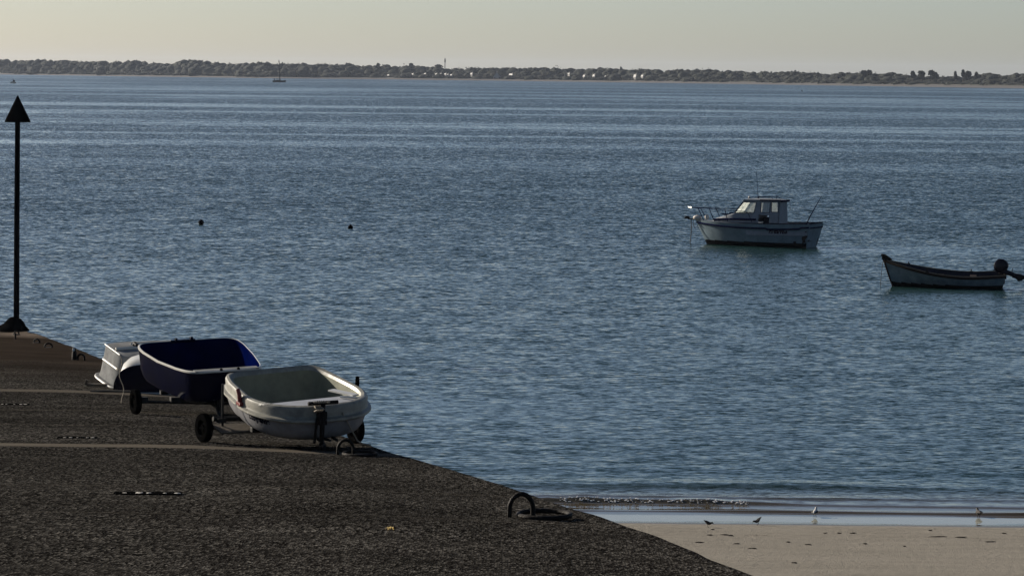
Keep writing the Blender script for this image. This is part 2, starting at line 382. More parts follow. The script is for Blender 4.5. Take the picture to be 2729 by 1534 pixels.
def land(i, j):
    x = xs[i]; Y = shoreY(x) + offs[j]; k = max(.55, min(1.25, shoreY(x) / 3500)) if j > 4 else 1
    return Vector((x, Y, zs[j] * k))
mb.grid(land, len(xs), len(offs))
for i in range(len(mb.f)): mb.mi[i] = 1 if (i % (len(offs) - 1)) < 3 else 0
struct(mb.build('far_land', [M_land, M_fbeach], fixn=False))
mb = MB(); mb.add([(-9000, -400, -1.6), (9000, -400, -1.6), (9000, 14000, -1.6), (-9000, 14000, -1.6)], [[0, 1, 2, 3]]); struct(mb.build('seabed', M_beach))

# water
ys = [-300, -80, -20, 0, 20, 35, 45, 52, 56, 57.5]
y = 58.2
while y < 66: ys.append(y); y += .035
while y < 100: ys.append(y); y += .6
while y < 5200: ys.append(y); y *= 1.12
xw = [-5000, -1500, -400, -120, -50, -30]
x = -20
while x < 34: xw.append(x); x += .22
xw += [40, 60, 130, 400, 1500, 5000]
def ridge(y, c, wf, wb_):     # wf: steep side towards the beach, wb_: gentle seaward back
    d = y - c; return math.exp(-(d / (wf if d < 0 else wb_)) ** 2)
def wz(x, y):
    if y < 58 or y > 75 or abs(x) > 45: return 0.0
    q = lambda a, b=0: noise.noise(Vector((x * a, y * .3, b)))
    z = .042 * ridge(y, 60.0 + .2 * q(.12, 3), .08, .28) * max(.25, .85 + .9 * q(.25, 9))
    A = 1 if x < 3.6 else max(.25, 1 - (x - 3.6) / 2.5)
    z += .075 * A * ridge(y, 61.15 + .22 * q(.15, 5), .13, .55) * (1 + .5 * q(3.5, 2) * (1 if x < 4 else .2))
    z += .035 * ridge(y, 61.9 + .4 * q(.1, 8), .2, .6) * max(0, .8 + q(.2, 1))
    z += .055 * ridge(y, 63.6 + .5 * q(.08, 12), .3, .8) * max(0, .6 + q(.12, 6))
    z += .040 * ridge(y, 66.5 + .6 * q(.08, 22), .5, 1.0) * max(0, .6 + q(.12, 16))
    return z
mb = MB(); mb.grid(lambda i, j: Vector((xw[i], ys[j], wz(xw[i], ys[j]))), len(xw), len(ys))
struct(mb.build('water', M_water, auto=80))

# sparkling foam beads on the little breaking wave
f = MB(); rr = random.Random(5)
for i in range(170):
    x = rr.uniform(.9, 4.3); y = 61.15 + .22 * noise.noise(Vector((x * .15, 61.2 * .3, 5))) - rr.uniform(-.02, .16)
    f.blob((x, y, wz(x, y) + .008), rr.uniform(.006, .017), sub=1, amp=0, sc=(1.6, 1, .7))
M_foam = mat('foam', (.8, .8, .78), .3)
tag(f.build('foam', M_foam), 'white sparkling foam along the small wave breaking beside the slipway', 'foam', kind='stuff')

# slipway: edge points of the picture, lowered by the camber
DZ = .08
edge_px = [(2600, 1840), (2430, 1740), (2240, 1632), (2025, 1534), (1929, 1497), (1863, 1468), (1773, 1431), (1710, 1409), (1675, 1398), (1600, 1372), (1520, 1348), (1334, 1286), (1190, 1244), (1062, 1207), (1000, 1188), (964, 1174), (890, 1151), (760, 1110), (600, 1060), (430, 1003), (330, 970), (262, 951), (232, 938), (205, 926), (160, 911), (128, 899), (100, 888), (66, 881)]
EP = [on_slip(px, py, -DZ) for px, py in edge_px]; EP.sort(key=lambda p: p.y)
EP = [Vector((EP[0].x + (EP[0].y + 25) * .21, -25, 0))] + [p for p in EP]
def edgeX(y):
    for a, b in zip(EP, EP[1:]):
        if y <= b.y: return a.x + (b.x - a.x) * (y - a.y) / (b.y - a.y)
    return EP[-1].x
YEND = EP[-1].y + .9
def slip_z(x, y):
    d = max(0, edgeX(min(y, EP[-1].y)) - x); k = max(0, 1 - d / 3.2); k = k * k * (3 - 2 * k)
    return SLIP0 + SLIPS * y - DZ * k
yss = [-25, 0, 12, 20]; y = 24
while y < YEND: yss.append(y); y += .35
yss.append(YEND)
ts = [0, .04, .08, .12, .2, .3, .42, .55, .7, .85, 1.0, 1.3, 1.7, 2.2, 3, 5, 9, 16, 30]
tsx = [0.0, .06, .14, .26, .4, .6, .85, 1.15, 1.5, 1.9, 2.3, 2.8, 3.4, 4.2, 6, 9, 14, 20, 26]
def slp(i, j):
    y = yss[i]; ex = edgeX(min(y, EP[-1].y))
    rag = (.10 if y > 78 else .045) * noise.noise(Vector((y * 1.3, 0, 0))) + (.10 * noise.noise(Vector((y * .45, 5, 0))) if y > 78 else 0)
    x = ex - tsx[j] + (rag if j == 0 else 0)
    if y == YEND: y += .25 * noise.noise(Vector((x * .7, 1, 0)))
    bumpy = .012 * noise.noise(Vector((x * .8, y * .8, 0))) + (.05 * noise.noise(Vector((x * 1.2, y * .9, 7))) if y > 90 else 0)
    return Vector((x, y, slip_z(x, y) + bumpy - (.03 if j == 0 else 0)))
mb = MB(); mb.grid(slp, len(yss), len(tsx))
nv = len(tsx); top = list(mb.v)
rim = [top[i * nv] for i in range(len(yss))] + [top[(len(yss) - 1) * nv + j] for j in range(1, nv)]
low = [Vector((p.x, p.y, -2)) + (Vector((.25, 0, 0)) if i < len(yss) else Vector((0, .25, 0))) for i, p in enumerate(rim)]
mb.grid(lambda i, j: (rim[i] if j == 0 else low[i]), len(rim), 2)
struct(mb.build('slipway', M_slip, auto=50))

# beach
def bz(x, y): return beach_z(y) + .012 * noise.noise(Vector((x * .5, y * 1.1, 0))) + .005 * noise.noise(Vector((x * 2.2, y * 4, 4)))
yb = [-40, 0, 20, 34] + [40 + .35 * i for i in range(49)] + [57.2 + .09 * i for i in range(40)] + [62, 66, 75]
xb = [-4 + .35 * i for i in range(60)] + [18, 22, 30, 45, 80, 200]
mb = MB(); mb.grid(lambda i, j: Vector((xb[i], yb[j], (bz(xb[i], yb[j]) if yb[j] > 34 else bz(xb[i], 34) + (34 - yb[j]) * .03))), len(xb), len(yb))
struct(mb.build('beach', M_beach, auto=80))

# ================================================================== BEACON MARK
P = on_slip(38, 879); Pm = Matrix.Translation(P)
px1 = 1 / (F_ / P.y)          # metres per photo pixel there
bk = empty('beacon_pole', Pm, 'tall black pole with cone topmark standing on a lumpy base at the slipway end', 'beacon')
b = MB()
def base(i, j):
    a = 2 * math.pi * i / 20; t = j / 6
    r = (34 * (1 - t) ** .8 * (1.0 + .10 * math.sin(3 * a) + .15 * noise.noise(Vector((math.cos(a) * 2, math.sin(a) * 2, t * 3)))) + 9) * px1
    r *= (1.25 if math.cos(a) < 0 else .9) if t < .35 else 1
    return Vector((r * math.cos(a) + (-4 + 6 * t) * px1 * 0, r * math.sin(a) * .8, t * 38 * px1 - .03))
b.grid(base, 20, 7, cu=True); b.build('base', M_black, bk)
hp = 576 * px1; b = MB(); b.tube([(0.06, 0, 0), (.03 + .04, 0, hp * .5), (.09, 0, hp)], [.082, .078, .072], 14); b.build('pole', M_black, bk)
b = MB(); ct = hp - 22 * px1
b.lathe([(0.001, ct), (.355, ct), (.37, ct + .02), (.36, ct + .05), (.02, ct + .75), (.001, ct + .77)], c=(.09, 0, 0), n=28); b.build('cone', M_black, bk)
b = MB(); hz = (880 - 548) * px1
b.tube([(.0, -.05, hz - .06), (-.09, -.05, hz - .06), (-.09, -.05, hz + .04), (0, -.05, hz + .04)], .012, 6); b.build('bracket', M_black, bk)

# ================================================================== MOORING RINGS
def arch(mb, w_, h, r, yaw=0, c=(0, 0, 0), tilt=0):
    pts = []
    for i in range(15):
        a = math.pi * i / 14; pts.append(Vector((-w_ / 2 * math.cos(a), 0, h * (.35 + .65 * math.sin(a)) if 0 < i < 14 else h * .35)))
    pts = [pts[0] - Vector((0, 0, h * .42))] + pts + [pts[-1] - Vector((0, 0, h * .42))]
    M = Matrix.Rotation(yaw, 3, 'Z') @ Matrix.Rotation(tilt, 3, 'X')
    mb.tube([M @ p + Vector(c) for p in pts], r, 10)
P = on_slip(1389, 1362)
P.z = slip_z(P.x, P.y)
rg = empty('mooring_ring', P, 'large iron hoop with a flat ring lying through it on the near slipway edge', 'mooring ring', 'mooring rings on the slipway')
b = MB(); arch(b, .25, .245, .026, R(12)); b.build('hoop', M_rust, rg)
b = MB(); b.tube([(.24 + .27 * math.cos(a), -.02 + .24 * math.sin(a), .035 + .01 * math.sin(a)) for a in [2 * math.pi * i / 30 for i in range(30)]], .027, 10, closed=True); b.build('ring', M_rust, rg)
r2_ = copy_tree(rg); p = on_slip(921, 1205, -.03); p.z = slip_z(p.x, p.y); r2_.matrix_world = Matrix.Translation(p) @ Matrix.Rotation(R(-8), 4, 'Z') @ Matrix.Scale(.82, 4)
r2_['label'] = 'large iron hoop with a flat ring, in the shadow beside the cream dinghy trolley wheel'
small = [((98, 906), .16, .10, 'small rusty hoop second from the beacon on the brown slipway end', R(-20)),
         ((129, 919), .18, .11, 'small rusty hoop between the beacon and the post, third from the beacon', R(15)),
         ((44, 884), .17, .09, 'small dark hoop at the foot of the beacon base', R(50))]
for (px, py), w0, h0, lab, yw in small:
    p = on_slip(px, py); p.z = slip_z(p.x, p.y)
    o = empty('mooring_ring', p, lab, 'mooring ring', 'mooring rings on the slipway')
    b = MB(); arch(b, w0, h0, .022, yw); b.build('hoop', M_rust, o)
    b = MB(); b.lathe([(.001, .012), (.10, .012), (.12, -.01)], n=12); b.build('foot_plate', M_rust, o)
p = on_slip(198, 951); p.z = slip_z(p.x, p.y)
o = empty('mooring_post', p, 'short iron post with a ring beside it, left of the upturned boats', 'mooring post')
b = MB(); b.lathe([(.06, 0), (.055, .17), (.04, .19), (.04, .25), (.03, .27), (.001, .275)], n=14); b.build('post', M_rust, o)
b = MB(); arch(b, .15, .14, .024, 0, (.16, -.05, 0)); b.build('ring', M_rust, o)
b = MB(); b.box((-.015, -.045, .235), (.05, .03, .07)); b.build('cap', M_bright, o, bevel=.01)
p = on_slip(41, 898); p.z = slip_z(p.x, p.y)
b = MB(); b.lathe([(.028, 0), (.024, .1), (.03, .14), (.02, .17), (.001, .175)], n=10); tag(b.build('iron_stub', M_rust, loc=p), 'thin dark iron stub in front of the beacon base', 'iron stub')

# drain slots
for k, (px, py, L, lab) in enumerate([(395, 1315, .72, 'nearest low drain slot with a row of pale worn lips in the slipway'), (205, 1167, .52, 'drain slot with dark gaps just above the wide pale joint'), (34, 1078, .52, 'drain slot cut by the left frame edge, far side of the wide joint')]):
    p = on_slip(px, py); p.z = slip_z(p.x, p.y) + .004
    o = empty('drain_slot', p, lab, 'drain', 'drain slots in the slipway')
    n_ = 5; wcell = L / n_
    b = MB(); b.box((0, 0, .006), (L + .02, .20, .008)); b.build('pit', M_black, o)  # flat black plate stands in for the shade inside the slot
    for i in range(n_):
        b = MB(); x0 = -L / 2 + wcell * (i + .72)
        b.blob((x0 + .02 * math.sin(i * 2.3 + k), -.03, .008), wcell * (.26 + .08 * math.sin(i * 1.7 + k)), sub=2, amp=.6, fr=2.2, sc=(.9, 1.0, .22 if i else .1), seed=i + k * 7); b.build('lip', M_stone, o)
p = on_slip(1040, 1411); p.z = slip_z(p.x, p.y)
b = MB()
for i in range(5):
    a = i * 1.25; b.add([(0, 0, .01), (.035 * math.cos(a), .035 * math.sin(a), .035), (.05 * math.cos(a + .5), .05 * math.sin(a + .5), .012), (.03 * math.cos(a + 1), .03 * math.sin(a + 1), .03)], [[0, 1, 2, 3]])
    b.add([(0, 0, .006), (.035 * math.cos(a), .035 * math.sin(a), .031), (.05 * math.cos(a + .5), .05 * math.sin(a + .5), .008), (.03 * math.cos(a + 1), .03 * math.sin(a + 1), .026)], [[3, 2, 1, 0]])
tag(b.build('dry_leaf', M_leafy, loc=p, fixn=False), 'curled yellow leaf lying alone on the dark slipway', 'leaf')

# ================================================================== DINGHIES
def plan(a, b, taper, nb=2.6, ns=6, n=96, st=.06):
    """closed plan curve, +x bow; corners sharper at the stern"""
    pts = []
    for i in range(n):
        t = 2 * math.pi * i / n; c, s = math.cos(t), math.sin(t)
        e = nb if c > 0 else ns
        x = a * math.copysign(abs(c) ** (2 / e), c); y = b * math.copysign(abs(s) ** (2 / e), s)
        y *= 1 - taper * max(0, x / a) ** 2 - st * max(0, -x / a) ** 1.5
        pts.append((x, y))
    return pts
def shell(mb, pl, prof, sheer=lambda x: 0, ks=None, cx=-.12, a=1.0):
    """sweep (k, z, rake) rings: xy = plan*k, shifted aft; z + sheer near the top"""
    n = len(pl)
    zt = max(z for _, z in prof)
    def P(i, j):
        k, z = prof[i]; x, y = pl[j]; q = max(0, z / zt)
        sh = (1 - min(1, k)) * cx
        return Vector((x * (k if not ks else k) + sh * a, y * k, z + sheer(x * k) * q ** 1.5))
    if ks is None: ks = [0] * (len(prof) - 1)
    for i in range(len(prof) - 1):
        mb.grid(lambda u, j: P(i + u, j), 2, n, cv=True, k=ks[i])
    return mb
def weld(o, d=.0005):
    me = o.data; bm = bmesh.new(); bm.from_mesh(me); bmesh.ops.remove_doubles(bm, verts=bm.verts, dist=d); bmesh.ops.recalc_face_normals(bm, faces=bm.faces); bm.to_mesh(me); bm.free()
    me.shade_smooth(); me.set_sharp_from_angle(angle=R(40)); return o
def wrap_text(txt, size, o_hull, center, nrm, upv, mat_, parent, name='name_lettering', ext=.010, shear=0, bold=0, sx=1.0):
    cu = bpy.data.curves.new(name, 'FONT'); cu.body = txt; cu.size = size; cu.align_x = 'CENTER'; cu.align_y = 'CENTER'; cu.shear = shear; cu.offset = bold
    t = bpy.data.objects.new('tmp', cu); C.objects.link(t); dg = bpy.context.evaluated_depsgraph_get()
    me = bpy.data.meshes.new_from_object(t.evaluated_get(dg)); bpy.data.objects.remove(t)
    hm = o_hull.data; bvh = BVHTree.FromPolygons([v.co for v in hm.vertices], [p.vertices[:] for p in hm.polygons])
    bm = bmesh.new(); bm.from_mesh(me); bmesh.ops.subdivide_edges(bm, edges=[e for e in bm.edges if e.calc_length() > size * .25], cuts=2); bmesh.ops.triangulate(bm, faces=bm.faces); bmesh.ops.subdivide_edges(bm, edges=[e for e in bm.edges if e.calc_length() > size * .15], cuts=2)
    nrm = nrm.normalized(); xv = upv.cross(nrm).normalized(); yv = nrm.cross(xv).normalized()
    for v in bm.verts:
        p = center + xv * v.co.x * sx + yv * v.co.y + nrm * .5
        h = bvh.ray_cast(p, -nrm)
        v.co = (h[0] + nrm * ext) if h[0] else p - nrm * .5
    bm.to_mesh(me); bm.free(); me.name = name; me.materials.clear(); me.materials.append(mat_)
    o = bpy.data.objects.new(name, me); C.objects.link(o); o.parent = parent; return o

def frame(P, yaw, pitch, roll=0):
    """bow axis local +x; yaw measured so that bow points (cos,sin) in world; pitch<0 bow down"""
    return Matrix.Translation(P) @ Matrix.Rotation(yaw, 4, 'Z') @ Matrix.Rotation(-pitch, 4, 'Y') @ Matrix.Rotation(roll, 4, 'X')
def wheel(parent, c, axis_yaw, r=.2, wdt=.105):
    M = Matrix.Rotation(axis_yaw, 3, 'Z') @ Matrix.Rotation(math.pi / 2, 3, 'X')
    o = bpy.data.objects.new('wheel', None); C.objects.link(o); o.parent = parent; o.location = c; o.empty_display_size = .1
    b = MB(); h = wdt / 2
    b.lathe([(r * .55, -h * .8), (r * .82, -h), (r * .95, -h * .85), (r, -h * .4), (r, h * .4), (r * .95, h * .85), (r * .82, h), (r * .55, h * .8), (r * .52, 0), (r * .55, -h * .8)], n=36, M=M); b.build('tyre', M_rub, o)
    b = MB(); b.lathe([(.001, -h * .5), (r * .2, -h * .55), (r * .22, -h * .3), (r * .45, -h * .2), (r * .55, -h * .7), (r * .57, -h * .7), (r * .57, h * .7), (r * .55, h * .7), (r * .45, h * .2), (r * .22, h * .3), (r * .2, h * .55), (.001, h * .5)], n=24, M=M); b.build('rim', M_black, o)
    return o

# ---- near cream/white dinghy on its trolley ("bow" faces the camera, down to the right)
lw = on_slip(543.5, 1176); lw.z = slip_z(lw.x, lw.y); rw = on_slip(947, 1177, -.06)
rw.x = min(rw.x, edgeX(rw.y) - .07); rw.z = slip_z(rw.x, rw.y)
YAW = R(-90 + 28)
A0 = Vector((-2.90, 46.75, 0)); A0.z = SLIP0 + SLIPS * A0.y
NEAR = A0 + Vector((0, 0, .235))
dn = empty('dinghy', frame(NEAR, YAW, R(-9.0), R(3.5)), 'worn cream white dinghy with rolled rim on the nearest launching trolley', 'dinghy')
a_n, b_n = 1.12, .90
pl = plan(a_n, b_n, .20, 2.9, 11, st=.17)
she = lambda x: .05 * (x / 1.0) ** 2
outer = [(.10, .0), (.55, .004), (.76, .02), (.85, .07), (.895, .14), (.92, .22), (.935, .285), (.985, .295), (1.0, .31), (.995, .335), (.955, .352), (.945, .38), (.95, .455), (.935, .485), (.90, .50), (.86, .488), (.838, .45)]
ks = [0] * 7 + [1] * 9
b = MB(); shell(b, pl, outer, she, ks); h_near = weld(b.build('hull', [M_hullw, M_white], dn))
# cap bottom
inner = [(.838, .45), (.83, .38), (.81, .22), (.76, .10), (.70, .07), (.3, .065), (.02, .064)]
b = MB(); shell(b, pl, inner, she); weld(b.build('liner', M_cream, dn))
b = MB(); b.box((.50, 0, .435), (.30, 1.30, .03)); b.box((.50, 0, .25), (.03, 1.2, .34)); b.build('thwart', M_woodl, dn, bevel=.006)
b = MB(); b.box((.28, .52, .475), (.52, .11, .02), M=Matrix.Rotation(R(16), 3, 'Z') @ Matrix.Rotation(R(-4), 3, 'Y')); b.tube([(.44, .40, .47), (.62, .60, .48)], .016, 8); b.build('paddle', M_bright, dn)
b = MB(); b.tube([(.5 + .02 * i, -.35 + .03 * i + .05 * math.sin(i * 1.3), .37 + .05 * math.sin(i * .9)) for i in range(14)], .009, 6); b.build('painter_rope', M_rope, dn)
for sgn in (-1, 1):
    b = MB(); b.box((-.05, sgn * .87, .375), (.13, .07, .05)); b.tube([(-.05, sgn * .87, .34), (-.05, sgn * .885, .50), (-.08, sgn * .90, .58)], [.032, .032, .028], 8); b.build('rowlock', M_red if sgn < 0 else M_black, dn, bevel=.004)
TXT = []
TXT.append((h_near, dn, 'Lou-Jeanne', .085))
# trolley under it
tr = empty('launching_trolley', frame(A0, YAW, 0), 'galvanised trolley with post and plank under the cream white dinghy', 'boat trolley', 'launching trolleys')
Ti = tr.matrix_world.inverted()
l = Ti @ lw; r = Ti @ rw; ax = (l - r); ayw = math.atan2(ax.y, ax.x) + math.pi / 2 - math.pi / 2
wheel(tr, l + Vector((0, 0, .2)), R(4), .2); wheel(tr, r + Vector((0, 0, .2)), R(4), .2)
b = MB(); b.tube([l + Vector((0, 0, .2)), (l + r) / 2 + Vector((0, 0, .17)), r + Vector((0, 0, .2))], .022, 8)
b.tube([l + Vector((.03, .12, .32)), l + Vector((.05, .9, .30))], .035, 8)
b.box((.05, 0, .20), (.08, 1.5, .07)); b.build('axle', M_steel, tr, bevel=.004)
b = MB(); b.tube([(-.9, 0, .15), (.2, 0, .18), (1.05, -.15, .12), (1.25, -.2, .05)], .032, 8); b.tube([(-.6, -.35, .2), (1.1, -.05, .13)], .02, 8); b.tube([(-.6, .35, .2), (1.1, .05, .13)], .02, 8); b.build('frame', M_steel, tr)
b = MB(); b.tube([(1.14, -.2, .02), (1.18, -.2, .45), (1.19, -.2, .66)], .034, 10); b.tube([(1.19, -.42, .645), (1.19, .02, .655)], .028, 8); b.box((1.15, -.2, .44), (.10, .12, .18)); b.tube([(1.16, -.27, .45), (1.13, -.3, .1)], .02, 6); b.build('jockey_post', M_rust, tr, bevel=.006)
b = MB()
for i in range(4): b.tube([(1.19 + .055 * math.cos(t * .9), -.31 + .03 * i + .012 * math.sin(t * 2), .68 - .016 * t) for t in range(11)], .011, 6)
for i in range(3): b.tube([(1.19 + .05 * math.cos(t), -.30 + .07 * i + .05 * math.sin(t), .66) for t in [q * .6 for q in range(11)]], .012, 6)
b.build('lashing_rope', M_rope, tr)
b = MB(); pc = l + Vector((.16, .62, .19)); b.box(pc, (.34, 1.0, .025), M=Matrix.Rotation(R(14), 3, 'Y')); b.build('plank', M_wood, tr, bevel=.003)
b = MB(); b.tube([l + Vector((.08, .24, .1)), l + Vector((.08, .24, .80))], .018, 8); b.box(l + Vector((.08, .22, .30)), (.07, .12, .06)); b.build('guide_post', M_steel, tr)
b = MB()
b.tube([(.9, .65, .02), (.95, .5, .05), (1.0, .4, .1), (1.12, .12, .5)], .009, 6); b.build('loose_cord', M_rope, tr)

# ---- blue dinghy on its trolley
lw2 = on_slip(361.5, 1101.5); lw2.z = slip_z(lw2.x, lw2.y)
YAW2 = R(-90 + 21)
B0 = Vector((-5.02, 54.6, 0)); B0.z = slip_z(B0.x, B0.y)
bd = empty('dinghy', frame(B0 + Vector((.13, 0, .30)), YAW2, R(-6.5), R(2.6)), 'navy blue dinghy with white gunwale on the trolley behind the cream one', 'dinghy')
a_b, b_b = 1.25, .92
plb = [(x, y * (1 - .36 * ((x / a_b + 1) / 2) ** 1.6)) for x, y in plan(a_b, b_b, 0, 9, 9, 96)]
sheb = lambda x: .02 + .05 * (x / a_b) ** 2
outer = [(.10, .10), (.78, .10), (.89, .12), (.935, .18), (.965, .32), (.985, .51), (.988, .565), (1.0, .57), (1.0, .59), (.975, .60), (.965, .595)]
ks = [0, 0, 0, 0, 0, 0, 1, 1, 1, 1]
b = MB(); shell(b, plb, outer, sheb, ks, cx=-.12); h_blue = weld(b.build('hull', [M_blue, M_stripw], bd))
inner = [(.965, .595), (.955, .54), (.90, .34), (.82, .20), (.70, .16), (.3, .14), (.02, .14)]
b = MB(); shell(b, plb, inner, sheb, cx=-.2); weld(b.build('liner', M_bluein, bd))
b = MB(); b.box((-a_b + .02, -.05, .655), (.06, .42, .05)); b.box((-a_b + .02, -.16, .69), (.05, .04, .04)); b.box((-a_b + .02, .10, .69), (.05, .05, .05)); b.build('transom_pad', M_blue, bd, bevel=.005)
b = MB(); b.box((a_b * .925, 0, .655), (.15, b_b * 1.12, .02)); b.build('bow_deck', M_alu, bd, bevel=.004)
for yv in (-.1, .18):
    b = MB(); b.blob((a_b * .985, yv, .67), .025, sub=2, amp=.1); b.build('bow_eye', M_black, bd)
b = MB(); b.tube([(-a_b + .06, -b_b * .90, .64), (-a_b + .0, -b_b * .92, .66), (-a_b - .03, -b_b * .93, .63)], .03, 8); b.build('corner_fitting', M_steel, bd)
tr2 = empty('launching_trolley', frame(B0, YAW2, 0), 'dark trolley under the navy blue dinghy', 'boat trolley', 'launching trolleys')
Ti = tr2.matrix_world.inverted(); l2 = Ti @ lw2; r2 = Vector((l2.x, -l2.y * 1.0, 0)); q = tr2.matrix_world @ r2; r2 = Ti @ Vector((q.x, q.y, slip_z(q.x, q.y)))
wheel(tr2, l2 + Vector((0, 0, .2)), R(3), .2); wheel(tr2, r2 + Vector((0, 0, .2)), R(3), .2)
b = MB(); b.tube([l2 + Vector((0, 0, .2)), r2 + Vector((0, 0, .2))], .025, 8); b.box(((l2 + r2) / 2) + Vector((0, 0, .27)), (.10, 1.3, .08)); b.box(l2 + Vector((0, .14, .22)), (.10, .10, .10)); b.build('axle', M_steel, tr2, bevel=.004)
b = MB(); b.tube([(-.9, 0, .30), (.2, 0, .28), (1.1, 0, .22), (1.25, 0, .05)], .035, 8); b.tube([(-.7, -.4, .32), (1.1, 0, .24)], .022, 8); b.tube([(-.7, .4, .32), (1.1, 0, .24)], .022, 8); b.box((-.3, 0, .33), (.08, 1.1, .06)); b.build('frame', M_steel, tr2)
b = MB(); b.tube([(1.18, .02, .03), (1.2, .02, .72)], .028, 8); b.tube([(1.2, -.12, .72), (1.2, .14, .72)], .02, 8); b.build('jockey_post', M_rust, tr2)
b = MB(); b.tube([(-.95 + .02 * i, l2.y + .16 + .03 * math.sin(i), .9 - .07 * i) for i in range(12)], .007, 5); b.build('hanging_cord', M_rope, tr2)

# ---- upturned boats
def upturned(P, yaw, pitch, roll, a, bb, taper, nb, ns, prof, mats, ks, name, label, cx=-.1, sheer=lambda x: 0):
    # built keel-up: z measured downward from rim
    M = Matrix.Translation(P) @ Matrix.Rotation(yaw, 4, 'Z') @ Matrix.Rotation(-pitch, 4, 'Y') @ Matrix.Rotation(roll, 4, 'X')
    o = empty(name, M, label, 'dinghy')
    b = MB(); shell(b, plan(a, bb, taper, nb, ns), prof, sheer, ks, cx=cx); hull = weld(b.build('hull', mats, o)); return o, hull
P1 = on_slip(321, 1029) + Vector((.60, 1.07, 0)); P1.z = slip_z(P1.x, P1.y) + .14
prof = [(1.05, .0), (1.06, .02), (1.05, .045), (.99, .05), (.965, .14), (.935, .36), (.905, .60), (.89, .62), (.8, .635), (.4, .65), (.02, .655)]
uw, hw_ = upturned(P1, R(27), R(.5), R(10), 1.08, .66, .12, 4.5, 5, prof, [M_alu], None, 'upturned_dinghy', 'pale grey dinghy lying keel up at the far left of the boats')
def strake(parent, hull, pts, r, flat=.6, name='strake', m_=M_stripw):
    b = MB(); b.tube(pts, r, 8); return b.build(name, m_, parent)
strake(uw, hw_, [(-1.02, -.46 + .86 * t, .38) for t in [i / 8 for i in range(9)]][:8], .022)
strake(uw, hw_, [(-.96, -.40 + .80 * t, .635) for t in [i / 8 for i in range(9)]], .014, name='chine_strip')
strake(uw, hw_, [(-.92, -.06, .66), (.0, -.06, .675), (.8, -.06, .665)], .03, name='keel')
strake(uw, hw_, [(-.5, .30, .65), (.6, .30, .655)], .018, name='skid')
b = MB(); b.tube([(x * 1.05, y * 1.05, .025) for x, y in plan(1.08, .66, .12, 4.5, 5)], .022, 8, closed=True); b.build('gunwale', M_stripw, uw)
P2 = on_slip(378, 1041) + Vector((.09, 1.2, 0)); P2.z = slip_z(P2.x, P2.y) + .03
prof = [(1.04, .0), (1.05, .03), (1.03, .055), (.985, .06), (.975, .15), (.94, .30), (.84, .47), (.70, .56), (.5, .61), (.25, .635), (.02, .64)]
ub, hb_ = upturned(P2, R(-89), R(-1), R(0), .98, .66, .15, 9, 5, prof, [M_stripw], None, 'upturned_dinghy', 'round white bottomed dinghy keel up with a navy end, right of the grey one', cx=.05)
# navy end panel facing the camera
b = MB(); n_ = 26; ring = []
for i in range(n_ + 1):
    t = math.pi * i / n_; c, s = math.cos(t), math.sin(t)
    ring.append((.645 * math.copysign(abs(c) ** (2 / 2.6), c), .065 + .50 * abs(s) ** (2 / 2.6)))
b.prism(ring, .955, 1.0, ax='yz'); b.build('end_panel', M_blue, ub)
b = MB(); b.tube([(x * 1.045, y * 1.045, .03) for x, y in plan(.98, .66, .15, 9, 5)], .028, 8, closed=True); b.build('gunwale', M_stripw, ub)
# bits lying beside them
p = on_slip(247, 1026); p.z = slip_z(p.x, p.y)
b = MB(); b.box((0.1, 0, .03), (.42, .10, .05)); b.box((-.12, 0, .08), (.05, .08, .10), M=Matrix.Rotation(.3, 3, 'Y')); tag(b.build('wood_chock', M_wood, loc=p, bevel=.006), 'small grey wooden chock under the raised rim of the grey upturned dinghy', 'chock')
p = on_slip(285, 1042); p.z = slip_z(p.x, p.y)
b = MB(); b.tube([(-.3, 0, .02), (0, .03, .025), (.42, .02, .02)], .022, 8); tag(b.build('wood_batten', M_wood, loc=p), 'thin pale batten lying flat left of the navy ended upturned dinghy', 'batten')

# lettering on the near dinghy: side facing the camera on the left of the bow
bpy.context.view_layer.update()
inv = dn.matrix_world.inverted()
hitdir = None
def hull_point(px, py, root, hull):
    inv = root.matrix_world.inverted(); o = inv @ CAM; d = (inv.to_3x3() @ ray(px, py)).normalized()
    bvh = BVHTree.FromPolygons([v.co for v in hull.data.vertices], [p.vertices[:] for p in hull.data.polygons])
    h = bvh.ray_cast(o, d)
    return h[0], h[1], d
h, nrm_, d_ = hull_point(689, 1116, dn, h_near)
if h:
    if nrm_.dot(d_) > 0: nrm_ = -nrm_
    nn = Vector((nrm_.x, nrm_.y, nrm_.z * .3)).normalized()
    wrap_text('Lou-Jeanne', .125, h_near, h, nn, Vector((0, 0, 1)), M_ink, dn, bold=.005, sx=.8)
h, nrm_, d_ = hull_point(705, 1076, dn, h_near)
if h:
    if nrm_.dot(d_) > 0: nrm_ = -nrm_
    wrap_text('Alf 47-1001', .05, h_near, h, -d_ + Vector((0, 0, .3)), Vector((0, 0, 1)), M_bright, dn, name='rim_lettering', shear=.5, sx=.8)

